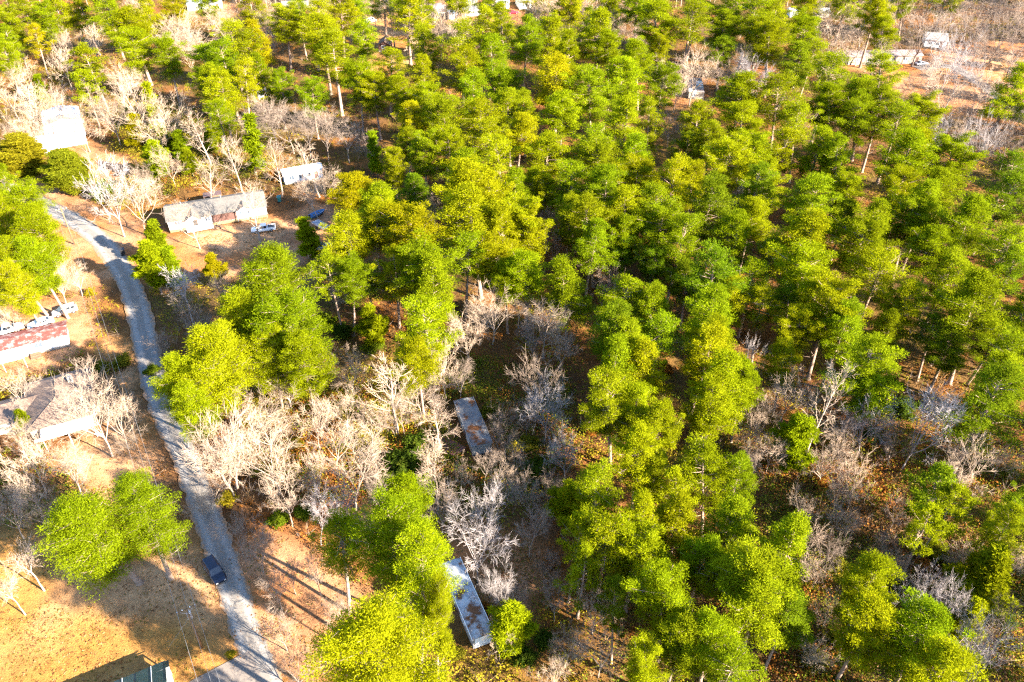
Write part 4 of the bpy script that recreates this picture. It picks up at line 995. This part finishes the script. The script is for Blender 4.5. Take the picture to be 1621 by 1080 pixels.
# patched flat shed in the clearing
a, b = at(1089, 157), at(1114, 158)
ps = thing('patched_shed', 'low shed roofed with pale patched panels in the upper right clearing', 'shed', a, heading(a, b)); L = (b - a).length
MB().box(0.1, L - .1, 0.1, 12.8, 0, 2.3).build('wall', 'cream', ps)
for i in range(2):
    for j in range(4):
        MB().slab([(i * L / 2, j * 3.25, 2.42 + .03 * j), (i * L / 2 + L / 2 - .06, j * 3.25, 2.42 + .03 * j), (i * L / 2 + L / 2 - .06, j * 3.25 + 3.15, 2.52 + .03 * j), (i * L / 2, j * 3.25 + 3.15, 2.52 + .03 * j)], 0.08).build('roof_panel', ('white_metal', 'pink_metal', 'pink_metal', 'grey_metal')[(i * 2 + j) % 4], ps)
window(ps, 1.0, 2.2, 1.0, 1.9, 0.1)
FOOT.append((local(ps, L / 2, 6), 8))

# ------------------------------------------------------------------ vehicles in place
vehicle('pickup_truck', 'white pickup truck parked in front of the long grey-roofed home', at(418, 366), heading(at(437, 364), at(398, 369)), 'car_white', 'pickup')
vehicle('parked_suv', 'white station wagon on bare dirt above the rusty-roofed trailer', at(104, 496), heading(at(122, 490), at(88, 500)), 'car_beige', 'suv')
vehicle('parked_sedan', 'white car squeezed behind the middle of the rusty roof', at(66, 515), heading(at(122, 490), at(88, 500)), 'car_white', 'sedan')
vehicle('parked_van', 'large white pickup cut by the left edge behind the rusty roof', at(14, 526), heading(at(88, 500), at(122, 490)), 'car_white', 'pickup')
vehicle('dark_suv', 'dark blue car parked on the grass beside the narrow road', at(341, 908), heading(at(330, 890), at(352, 926)), 'car_dark', 'suv')
vehicle('silver_car', 'small silver car at the right end of the long cream trailer', at(1458, 103), heading(at(1445, 103), at(1466, 101)), 'car_silver', 'sedan')
vehicle('red_car', 'dark red car at the top edge between two white houses', at(812, 22), heading(at(805, 22), at(822, 21)), 'car_red', 'sedan')
vehicle('yard_car', 'pale car in the shaded yard edge below the flatbed trailer', at(509, 394), heading(at(492, 396), at(527, 390)), 'car_silver', 'sedan')
vehicle('far_car', 'white car under a dark bare tree in the orange yard at the top', at(587, 36), heading(at(580, 38), at(596, 34)), 'car_white', 'van')

# ------------------------------------------------------------------ small things in the yards
fb = thing('flatbed_trailer', 'pale blue flatbed trailer tilted in the shade right of the pickup', 'trailer', at(508, 360), heading(at(498, 351), at(520, 364)))
for i in range(5): MB().box(-2.4 + i * 0.96, -1.46 + i * 0.96, -0.95, 0.95, 0.75, 0.82).build('deck_plank', 'blue_roof', fb)
MB().box(-2.4, 2.4, -1.0, -0.952, 0.6, 0.95).box(-2.4, 2.4, 0.952, 1.0, 0.6, 0.95).build('frame', 'steel', fb)
MB().tube([(2.3, 0, 0.6), (3.7, 0, 0.5)], [0.06, 0.05], 6).build('drawbar', 'steel', fb)
for s_ in (-1, 1):
    wl = MB().loft([[(0.3 * math.cos(a * math.pi / 8), s_ * 1.12 + yy, 0.32 + rr * math.sin(a * math.pi / 8)) if False else (rr * math.cos(a * math.pi / 8), s_ * 1.12 + yy, 0.32 + rr * math.sin(a * math.pi / 8)) for a in range(16)] for yy, rr in ((-.1, .28), (-.07, .32), (.07, .32), (.1, .28))]).build('wheel', 'rubber', fb)
def boat(label, loc, rz, paint):
    t = thing('small_boat', label, 'boat', loc, rz)
    rings = []
    for x, hw_, zk in ((-2.2, .75, .25), (-1, .9, .2), (0.6, .85, .22), (1.7, .5, .35), (2.3, .06, .6)):
        rings.append([(x, 0, zk), (x, hw_ * .8, zk + .15), (x, hw_, 0.95), (x, hw_ * .82, 0.95), (x, 0, zk + .35), (x, -hw_ * .82, 0.95), (x, -hw_, 0.95), (x, -hw_ * .8, zk + .15)])
    MB().loft(rings).build('hull', paint, t)
    for x in (-1.2, 0.3): MB().box(x, x + .3, -.68, .68, .7, .76).build('seat', 'wood', t)
    MB().box(-2.5, -2.2, -.15, .15, .5, 1.3).build('motor', 'black', t, False, .04)
    for x in (-1.3, 0.9): MB().box(x, x + .2, -.6, .6, 0, .26).build('block', 'wood', t)
    return t
boat('blue covered boat under the pine at the yard edge', at(503, 342), 0.9, 'blue_tarp')
boat('small pale boat half under the pines near the patched shed', at(1021, 119), 0.2, 'blue_roof')
def wheelie_bin(label, loc, rz, mat, k=1.0):
    t = thing('wheeled_bin', label, 'bin', loc, rz, None, (k, k, k))
    MB().loft([[(-.25, -.28, .12), (.25, -.28, .12), (.25, .28, .12), (-.25, .28, .12)], [(-.31, -.36, 1.0), (.31, -.36, 1.0), (.31, .36, 1.0), (-.31, .36, 1.0)]]).build('body', mat, t, False, .03)
    MB().slab([(-.34, -.4, 1.04), (.36, -.4, 1.04), (.36, .4, 1.10), (-.34, .4, 1.10)], .05).build('lid', mat, t, False, .015)
    MB().tube([(-.36, -.25, 1.0), (-.42, -.25, 1.02), (-.42, .25, 1.02), (-.36, .25, 1.0)], [.02] * 4, 6).build('handle', mat, t)
    for s_ in (-1, 1):
        MB().loft([[(-.22 + .13 * math.cos(a * math.pi / 6), s_ * .31 + yy, .13 + .13 * math.sin(a * math.pi / 6)) for a in range(12)] for yy in (-.03, .03)]).build('wheel', 'rubber', t)
    return t
wheelie_bin('black wheeled bin on the dirt verge of the pale road', at(196, 404), 0.5, 'black', 1.5)
wheelie_bin('teal wheeled bin at the right end of the long grey-roofed home', at(443, 320), 0.2, 'teal', 1.5)

# ------------------------------------------------------------------ utility poles and wires
def pole(label, base, ht, ang, transformer, tilt=0.0):
    t = thing('utility_pole', label, 'pole', base, ang); t.rotation_euler[0] = tilt
    MB().tube([(0, 0, 0), (0, 0, ht * .5), (0, 0, ht)], [0.19, 0.16, 0.12], 10).build('shaft', 'pole_wood', t, True)
    MB().box(-1.15, 1.15, -0.2, -0.08, ht - 0.75, ht - 0.62).build('crossarm', 'pole_wood', t)
    for x in (-1.05, -0.45, 0.45, 1.05):
        MB().tube([(x, -.14, ht - .62), (x, -.14, ht - .54), (x, -.14, ht - .44)], [.045, .07, .03], 8).build('insulator', 'white_paint', t)
    for s_ in (-1, 1): MB().tube([(0, -.2, ht - 1.5), (s_ * .75, -.2, ht - .76)], [.025, .025], 5).build('brace', 'steel', t)
    if transformer:
        can = MB().tube([(0.05, .36, ht - 3.2), (0.05, .36, ht - 3.1), (0.05, .36, ht - 2.0), (0.05, .36, ht - 1.9)], [.24, .28, .28, .2], 12).build('transformer', 'steel', t)
        for x in (-.1, .2): MB().tube([(x, .36, ht - 1.9), (x, .36, ht - 1.6)], [.05, .035], 6).build('bushing', 'white_paint', can)
    return t
PA, PB, PC = at(118, 387), at(219, 702), at(320, 1025)
PD = PC + (PC - PB)
ang = heading(PC, PB) - math.pi / 2
HTS = {0: 9.6, 1: 9.8, 2: 9.0, 3: 9.5}
pole('brown utility pole beside the bright bend of the road', PA, HTS[0], ang, False)
pole('utility pole with a grey transformer in front of the tan hip-roofed house', PB, HTS[1], ang, True)
pole('utility pole with a transformer on the lawn near the dark car', PC, HTS[2], ang, True)
pole('utility pole past the bottom edge, end of the wires over the lawn', PD, HTS[3], ang, False)
def wire(label, a, b, sag=0.9, r=0.015):
    pts = []
    for i in range(17):
        q = i / 16; p = a.lerp(b, q); p.z -= sag * 4 * q * (1 - q); pts.append(p)
    o = MB().tube(pts, [r] * 17, 4).build('power_line', 'wire'); return tag(o, label, 'wire', 'wires along the road')
rx = Vector((math.cos(ang), math.sin(ang), 0))
spans = [(PA, HTS[0], PB, HTS[1], 'between the road-bend pole and the transformer pole by the hip-roofed house'), (PB, HTS[1], PC, HTS[2], 'between the two transformer poles'), (PC, HTS[2], PD, HTS[3], 'running off the bottom edge from the lawn pole')]
for a, ha, b, hb, wd in spans:
    for off, dz, nm in ((-1.05, -.42, 'left crossarm'), (1.05, -.42, 'right crossarm'), (0.14, -2.2, 'low')):
        wire(f'{nm} wire {wd}', a + rx * off + Vector((0, 0, ha + dz)), b + rx * off + Vector((0, 0, hb + dz)), 0.8)
g0 = PC + Vector((0, 0, 6.6)); g1 = at(267, 1026)
wire('thin guy wire from the lawn pole down to the grass', g0, g1 + Vector((0, 0, 0.05)), 0.0, 0.014)

# ------------------------------------------------------------------ undergrowth: shrubs, vines and dead brush nobody could count
def scatter(n, seed, pxr=(-140, 1760), pyr=(-25, 1200), power=1.0):
    """random ground points, thinning with distance, inside a margin round the view"""
    r = np.random.default_rng(seed)
    X = r.uniform(-290, 290, n * 5); Y = r.uniform(38, 400, n * 5)
    keep = r.random(n * 5) < (55.0 / np.maximum(Y, 55)) ** power
    X, Y = X[keep], Y[keep]
    px, py = to_px(X, Y, 0.0)
    k = (px > pxr[0]) & (px < pxr[1]) & (py > pyr[0]) & (py < pyr[1])
    X, Y = X[k][:n], Y[k][:n]
    return X, Y, r
ROADP = np.array([[p.x, p.y] for p in ROAD])
def clear_of(X, Y, margin=0.0, lawns=True):
    ok = np.ones(X.shape, bool)
    if lawns:
        wx = (fbm(X, Y, 0.11, 3) - 0.5) * 7; wy = (fbm(X, Y, 0.11, 4) - 0.5) * 7
        for p in LAWN + DIRT: ok &= ~inside(p, X + wx, Y + wy)
    d = np.min((X[:, None] - ROADP[None, :, 0]) ** 2 + (Y[:, None] - ROADP[None, :, 1]) ** 2, 1) ** 0.5
    ok &= d > 3.2 + margin
    for c, rad in FOOT: ok &= ((X - c[0]) ** 2 + (Y - c[1]) ** 2) > rad ** 2
    ok &= ~((X < -20) & (Y < 60))
    return ok
LEAF = {'green': (0.085, 0.115, 0.009), 'olive': (0.165, 0.150, 0.014), 'yellow': (0.26, 0.20, 0.014), 'russet': (0.26, 0.098, 0.020), 'brown': (0.17, 0.095, 0.045)}
def undergrowth():
    X, Y, r = scatter(80000, 5, power=1.15)
    k = clear_of(X, Y, 0.3); X, Y = X[k], Y[k]
    dens = fbm(X, Y, 0.06, 21); k = r.random(len(X)) < np.clip((dens - 0.24) * 3.6, 0.2, 1); X, Y = X[k], Y[k]
    n = len(X); typ = fbm(X, Y, 0.075, 22) + r.normal(size=n) * 0.07
    names = np.select([typ < 0.39, typ < 0.45, typ < 0.51, typ < 0.58], ['russet', 'brown', 'olive', 'green'], 'yellow')
    col = np.array([LEAF[t] for t in names]) * r.uniform(0.7, 1.25, (n, 1)); zone_h = []
    # taller thickets where the photograph shows them
    for poly, kinds, cnt, hts in (([(190, 165), (330, 175), (430, 200), (440, 275), (330, 292), (255, 318), (180, 330), (150, 300), (180, 250)], ('yellow', 'olive', 'olive', 'green', 'brown'), 2600, (0.8, 2.4)),
                                  ([(400, 610), (700, 600), (720, 640), (690, 790), (480, 800), (420, 760), (360, 740)], ('yellow', 'olive', 'russet', 'green', 'yellow', 'russet'), 2600, (0.4, 1.4)),
                                  ([(1190, 700), (1621, 690), (1640, 1090), (1240, 1090)], ('olive', 'russet', 'green', 'olive', 'brown'), 2600, (0.4, 1.8)),
                                  ([(700, 560), (900, 580), (920, 800), (700, 800)], ('olive', 'green', 'russet', 'green', 'brown'), 1500, (0.4, 1.6)),
                                  ([(0, 60), (230, 100), (220, 160), (0, 160)], ('olive', 'yellow', 'brown', 'russet'), 1200, (0.8, 2.2)),
                                  ([(40, 400), (150, 470), (150, 500), (60, 480)], ('olive', 'yellow'), 250, (0.5, 1.2))):
        wp = W(poly); xs_ = [p[0] for p in wp]; ys_ = [p[1] for p in wp]
        ex = r.uniform(min(xs_), max(xs_), cnt * 2); ey = r.uniform(min(ys_), max(ys_), cnt * 2)
        kk = inside(wp, ex, ey) & clear_of(ex, ey, 0.2, True); ex, ey = ex[kk][:cnt], ey[kk][:cnt]
        X = np.concatenate([X, ex]); Y = np.concatenate([Y, ey])
        pick = np.clip(((fbm(ex, ey, 0.12, 26) - 0.25) * 2 * len(kinds)).astype(int) + r.integers(-1, 2, len(ex)), 0, len(kinds) - 1)
        nm_ = np.array(kinds)[pick]; names = np.concatenate([names, nm_])
        col = np.concatenate([col, np.array([LEAF[t] for t in nm_]) * r.uniform(0.7, 1.25, (len(ex), 1))])
        zone_h.append(r.uniform(hts[0], hts[1], len(ex)))
    n0 = n; n = len(X)
    big = fbm(X, Y, 0.13, 25)
    tall = np.where(names == 'green', r.uniform(0.6, 1.5, n) * (0.6 + 1.5 * np.clip(big - 0.4, 0, 1) * 2), np.where(names == 'russet', r.uniform(0.2, 0.8, n), r.uniform(0.25, 1.3, n)))
    tall[n0:] = np.concatenate(zone_h)
    rad = tall * r.uniform(0.5, 0.85, n) + 0.28
    cen = np.stack([X, Y, tall * 0.6 - 0.1], -1); per = 20
    v, _ = leaf_cloud(cen, rad, 0.9, per, 0.19, r)
    c = np.repeat(np.repeat(col, per, 0) * r.uniform(0.7, 1.3, (n * per, 1)), 3, 0)
    m = len(v)
    me = fast_mesh('undergrowth', v.reshape(-1, 3), np.arange(m * 3), 3, 'leaf', {'leafcol': ('FLOAT_COLOR', np.concatenate([c, np.ones((len(c), 1))], 1))})
    o = bpy.data.objects.new('undergrowth', me); C.objects.link(o); o['kind'] = 'stuff'; o['label'] = 'low green, yellow and russet undergrowth on the forest floor'; o['category'] = 'undergrowth'
    print('undergrowth tris', m)
undergrowth()
def fallen_leaves():
    r = np.random.default_rng(15); X = []; Y = []
    for poly, cnt in [(p, 5200 if i < 2 else 900) for i, p in enumerate(LAWN)] + [(p, 2600) for p in DIRT]:
        xs_ = [p[0] for p in poly]; ys_ = [p[1] for p in poly]
        if min(xs_) > 150 or max(xs_) < -100: continue
        ex = r.uniform(max(min(xs_), -110), min(max(xs_), 160), cnt * 2); ey = r.uniform(max(min(ys_), 45), max(ys_), cnt * 2)
        kk = inside(poly, ex, ey) & (r.random(len(ex)) < np.clip((fbm(ex, ey, 0.18, 41) - 0.36) * 4, 0.05, 1)); X.append(ex[kk][:cnt]); Y.append(ey[kk][:cnt])
    X = np.concatenate(X); Y = np.concatenate(Y); n = len(X)
    v, _ = leaf_cloud(np.stack([X, Y, np.full(n, 0.05)], -1), np.full(n, 0.22), 0.15, 3, 0.15, r, 2.0)
    v[..., 2] = np.maximum(v[..., 2], 0.012)
    pal = np.array([[0.26, 0.11, 0.035], [0.36, 0.20, 0.09], [0.15, 0.07, 0.03], [0.30, 0.16, 0.04], [0.13, 0.11, 0.02]])[r.integers(0, 5, n)]
    c = np.repeat(pal, 9, 0)
    me = fast_mesh('fallen_leaves', v.reshape(-1, 3), np.arange(len(v) * 3), 3, 'leaf', {'leafcol': ('FLOAT_COLOR', np.concatenate([c, np.ones((len(c), 1))], 1))})
    o = bpy.data.objects.new('fallen_leaves', me); C.objects.link(o); o['kind'] = 'stuff'; o['label'] = 'fallen brown leaves and grass tufts on the yards'; o['category'] = 'leaves'
fallen_leaves()
def brush():
    X, Y, r = scatter(6500, 6, power=1.0)
    k = clear_of(X, Y, 0.0); X, Y = X[k], Y[k]
    dens = fbm(X, Y, 0.05, 31); k = r.random(len(X)) < np.clip((dens - 0.40) * 4.0, 0.05, 1); X, Y = X[k], Y[k]
    n = len(X); per = 9
    base = np.repeat(np.stack([X, Y, np.full(n, -0.15)], -1), per, 0); N_ = n * per
    h = np.repeat(r.uniform(1.2, 4.2, n), per) * r.uniform(0.5, 1.0, N_)
    d = r.normal(size=(N_, 3)) * np.array([0.42, 0.42, 0]); d[:, 2] = 1
    start = base + d * (h * r.uniform(0, 0.45, N_))[:, None] * np.array([0.3, 0.3, 1.0])
    tip = start + (d + r.normal(size=(N_, 3)) * 0.25) * (h * 0.6)[:, None]
    w = r.uniform(0.022, 0.045, N_)[:, None]
    a = r.normal(size=(N_, 3)); a /= np.linalg.norm(a, axis=1, keepdims=True); b = np.cross(a, d / np.linalg.norm(d, axis=1, keepdims=True)); c_ = np.cross(b, d)
    b /= np.linalg.norm(b, axis=1, keepdims=True); c_ /= np.linalg.norm(c_, axis=1, keepdims=True)
    V = np.stack([start + b * w, start - b * w * .5 + c_ * w * .86, start - b * w * .5 - c_ * w * .86, tip], 1)
    f = np.array([0, 1, 3, 1, 2, 3, 2, 0, 3])[None] + 4 * np.arange(N_)[:, None]
    tone = np.array([[0.30, 0.21, 0.145], [0.22, 0.165, 0.13], [0.29, 0.18, 0.09]])[r.integers(0, 3, n)] * r.uniform(0.7, 1.15, (n, 1))
    c = np.repeat(np.repeat(tone, per, 0), 4, 0)
    me = fast_mesh('brush', V.reshape(-1, 3), f.ravel(), 3, 'stem', {'leafcol': ('FLOAT_COLOR', np.concatenate([c, np.ones((len(c), 1))], 1))})
    o = bpy.data.objects.new('brush', me); C.objects.link(o); o['kind'] = 'stuff'; o['label'] = 'pale leafless saplings and brush between the trees'; o['category'] = 'brush'
brush()
def far_forest():
    """the woods going on beyond the frame: coarser trees, one mass"""
    r = np.random.default_rng(9)
    gx, gy = np.meshgrid(np.arange(-300, 301, 8.5), np.arange(-40, 470, 8.5))
    X = (gx + r.uniform(-5, 5, gx.shape)).ravel(); Y = (gy + r.uniform(-5, 5, gy.shape)).ravel()
    behind = Y < 30
    px, py = to_px(X, np.maximum(Y, 5.0), 12.0); bx, by = to_px(X, np.maximum(Y, 5.0), 0.0)
    tx, ty = to_px(X, np.maximum(Y, 5.0), 24.0)
    out = (px > 1690) | (px < -70) | (ty > 1150) | (py < -34) | behind
    near = (px < 2500) & (px > -500) & (py > -160) & (np.abs(X) < 60 + 0.75 * np.maximum(Y, 0) + 30)
    k = out & near & ~((X < 0) & (Y < 62)) & ~((px < 0) & (by > 250)) & ~((np.abs(X) < 12) & (np.abs(Y) < 12)) & (r.random(len(X)) < 0.8)
    X, Y = X[k], Y[k]; n = len(X)
    src = []
    for lm, cm in PINES['p'][:5]:
        co = np.empty(len(cm.vertices) * 3, np.float32); cm.vertices.foreach_get('co', co); src.append(co.reshape(-1, 3, 3))
    VV = []; CC = []
    for i in range(n):
        s = src[i % 5]; far = Y[i] > 300; m = 260 if far else 800
        t = s[r.integers(0, len(s), m)]; c = t.mean(1, keepdims=True); t = c + (t - c) * (6.5 if far else 4.2)
        a = r.random() * 6.283; k1 = r.uniform(0.75, 1.1); R = np.array([[math.cos(a), -math.sin(a), 0], [math.sin(a), math.cos(a), 0], [0, 0, 1]]) * np.array([k1, k1, k1])
        VV.append(t @ R.T + np.array([X[i], Y[i], 0])); CC.append(np.repeat((np.array(GREENS['lime']) * r.uniform(0.7, 1.1))[None] * r.uniform(0.6, 1.3, (m, 1)), 3, 0))
        q = []                                                   # bole: three long faces
        for j in range(3):
            t0, t1 = j * 2.094, (j + 1) * 2.094
            A_, B_ = np.array([math.cos(t0) * .26, math.sin(t0) * .26, -.1]), np.array([math.cos(t1) * .26, math.sin(t1) * .26, -.1]); T_ = np.array([0, 0, 19.0 * k1])
            q.append([A_, B_, T_])
        VV.append(np.array(q) + np.array([X[i], Y[i], 0])); CC.append(np.repeat(np.array([[0.26, 0.18, 0.14]]), 9, 0))
    V = np.concatenate(VV).reshape(-1, 3); c = np.concatenate(CC)
    me = fast_mesh('surrounding_forest', V, np.arange(len(V)), 3, 'leaf', {'leafcol': ('FLOAT_COLOR', np.concatenate([c, np.ones((len(c), 1))], 1))})
    o = bpy.data.objects.new('surrounding_forest', me); C.objects.link(o); o['kind'] = 'stuff'; o['label'] = 'pine woods going on beyond the edges of the view'; o['category'] = 'forest'
    print('far forest trees', n)
far_forest()

# ------------------------------------------------------------------ single shrubs that stand out
def grow_shrub(seed):
    rnd = np.random.default_rng(seed); mb = MB(); cs = []; rs = []
    for i in range(26):
        az = i * 2.4 + rnd.normal() * 0.3; el = rnd.uniform(0.25, 1.45); L = rnd.uniform(0.8, 1.5)
        p = np.array([math.cos(az) * math.cos(el) * L, math.sin(az) * math.cos(el) * L, 0.15 + math.sin(el) * L])
        mb.tube([(0, 0, -0.1), p * 0.5 + np.array([0, 0, 0.1]), p], [0.05, 0.03, 0.012], 4, False)
        for q in (1.0, 0.72): cs.append(p * q + rnd.normal(size=3) * 0.12); rs.append(rnd.uniform(0.28, 0.5))
    v, tint = leaf_cloud(np.array(cs), np.array(rs), 0.9, 70, 0.13, rnd)
    return mb.mesh('shrub_stems', 'pine_bark', True), cloud_mesh('shrub_leaves', v, tint)
SHRUBS = [grow_shrub(s_) for s_ in (61, 62, 63)]
SHRUB_COL = {'d': ('dark green', (0.055, 0.085, 0.008)), 'g': ('green', (0.10, 0.135, 0.007)), 'o': ('olive', (0.165, 0.15, 0.012)), 'y': ('yellow', (0.28, 0.22, 0.012)), 'r': ('russet', (0.28, 0.11, 0.02))}
for item in """637 735 84 d|658 702 56 d|612 764 56 g|668 760 50 d|165 302 50 g|188 312 40 o|142 462 22 y|160 582 40 o|192 572 40 o|66 705 18 g|515 506 40 g|540 522 48 d|590 548 40 g|575 692 40 y|545 656 36 y|472 702 32 y|445 655 30 y|836 702 46 o|815 706 38 y|846 738 50 d|1430 642 56 d|1412 605 40 d|1340 1012 56 o|1292 1046 56 o|1520 902 56 o|1552 962 46 g|862 1012 46 d|832 1042 46 d|1482 872 56 o|1592 982 50 g|1052 582 36 r|937 682 28 r|438 276 30 r|768 962 28 r|722 1032 38 o|690 1062 44 g|500 740 34 y|840 665 34 r|740 640 34 r|775 650 40 o|1460 900 40 r|1380 690 40 d|1345 590 36 r|870 890 28 r|365 1035 22 y|240 585 30 g|120 300 30 o|285 640 30 g|360 790 36 y|440 820 44 g|480 810 40 g|1330 900 44 o|1265 830 40 o|1300 760 40 r|1600 750 40 o|1555 690 40 o""".split('|'):
    px, py, w, kd = item.split(); px, py, w = float(px), float(py), float(w)
    wid = w / scale_at(px, py, 1.0); k_ = wid / 3.1; i = tr.randrange(3)
    p = at(px, py, 0.8 * k_)
    nm, col = SHRUB_COL[kd]
    o = put_tree('shrub', SHRUBS[i], (p.x, p.y, -0.05), (k_, k_, k_ * tr.uniform(0.75, 1.05)), tr.uniform(0, 6.28), (0, 0), col, (1, 1, 1), ('stems', 'leaves'))
    trees.append(dict(px=px, py=py, w=wid, ht=wid, kd=kd, sp='shrub', hue=nm, o=o))

# ------------------------------------------------------------------ labels for the trees: which one it is, told from the nearest landmark
LANDMARKS = [
    (340, 320, 'the long grey-roofed home'), (417, 360, 'the white pickup'), (105, 492, 'the white station wagon'), (50, 540, 'the rusty-roofed trailer'),
    (80, 640, 'the tan hip-roofed house'), (95, 210, 'the white-roofed house'), (340, 905, 'the dark blue car'), (750, 680, 'the abandoned mid-wood trailer'),
    (735, 950, 'the white-edged old trailer'), (100, 355, 'the road-bend pole'), (305, 990, 'the lawn transformer pole'), (480, 282, 'the white camper'),
    (1400, 90, 'the long cream trailer'), (1100, 145, 'the patched shed'), (610, 75, 'the small tan shed'), (705, 20, 'the flat tan roof'), (810, 20, 'the dark red car'),
    (325, 10, 'the blue-roofed house'), (470, 5, 'the tree-shade block'), (1478, 65, 'the pale grey roof'), (1257, 24, 'the pine-hidden white shed'),
    (0, 0, 'the top left corner'), (1621, 0, 'the top right corner'), (1621, 1080, 'the bottom right corner'), (0, 1080, 'the bottom left corner'),
    (810, 1080, 'the bottom edge centre'), (1621, 540, 'the right edge centre'), (1215, 1080, 'the bottom right quarter edge'),
    (810, 540, 'the picture centre'), (1215, 540, 'the right half centre'), (1215, 270, 'the upper right quarter centre'), (1215, 810, 'the lower right quarter centre'),
    (405, 810, 'the lower left quarter centre'), (405, 540, 'the left half centre'), (0, 810, 'the left edge above the lawn'),
    (1621, 270, 'the upper right edge midpoint'), (1621, 810, 'the lower right edge midpoint'), (1012, 405, 'the upper centre forest gap'),
]
SECT = ['right', 'lower right', 'below', 'lower left', 'left', 'upper left', 'above', 'upper right']
ORD = ['nearest', 'second nearest', 'third nearest', 'fourth nearest', 'fifth nearest', 'sixth nearest', 'seventh nearest', 'eighth nearest', 'ninth nearest', 'tenth nearest'] + [f'{n}th nearest' for n in range(11, 60)]
used = set()
rank = {}
for li, (lx, ly, nm) in enumerate(LANDMARKS):
    for sp in ('pine', 'bare', 'cedar', 'shrub'):
        buckets = {}
        for ti, t in enumerate(trees):
            if t['sp'] != sp: continue
            dx, dy = t['px'] - lx, t['py'] - ly
            buckets.setdefault(int(round(math.atan2(dy, dx) / (math.pi / 4))) % 8, []).append((dx * dx + dy * dy, ti))
        for sct, lst in buckets.items():
            for k, (d2, ti) in enumerate(sorted(lst)):
                rank.setdefault(ti, []).append((k + 0.012 * math.sqrt(d2), k, sct, li))
DIRS = {0: 'to the right of', 1: 'to the lower right of', 2: 'below', 3: 'to the lower left of', 4: 'to the left of', 5: 'to the upper left of', 6: 'above', 7: 'to the upper right of'}
for ti, t in enumerate(trees):
    sc_, k, sct, li = min(rank[ti])
    if t['sp'] == 'pine':
        look = {'j': 'young', 's': 'sparse', 'v': 'slim vine-clad', 'f': 'broad full'}.get(t['kd'], 'tall' if t['w'] > 8 else 'slender')
        noun = f"{look} {t['hue']} pine"; cat = 'pine tree'; grp = 'pines of the wood'
    elif t['sp'] == 'shrub':
        noun = f"{t['hue']} leafy shrub"; cat = 'shrub'; grp = 'shrubs in the clearings'
    elif t['sp'] == 'cedar':
        noun = 'dense olive cedar'; cat = 'cedar tree'; grp = 'cedars by the road'
    else:
        look = {'v': 'spreading', 'l': 'upright', 'm': 'many-stemmed', 'd': 'dead'}[t['kd']]
        noun = f"{look} {t['hue']} leafless tree"; cat = 'bare tree'; grp = 'leafless trees'
    lb = f"{noun}, {ORD[k]} {DIRS[sct]} {LANDMARKS[li][2]}"
    if len(lb.replace('-', ' ').split()) > 16: lb = lb.replace('to the ', '', 1)
    t['o']['label'] = lb
    t['o']['category'] = cat; t['o']['group'] = grp
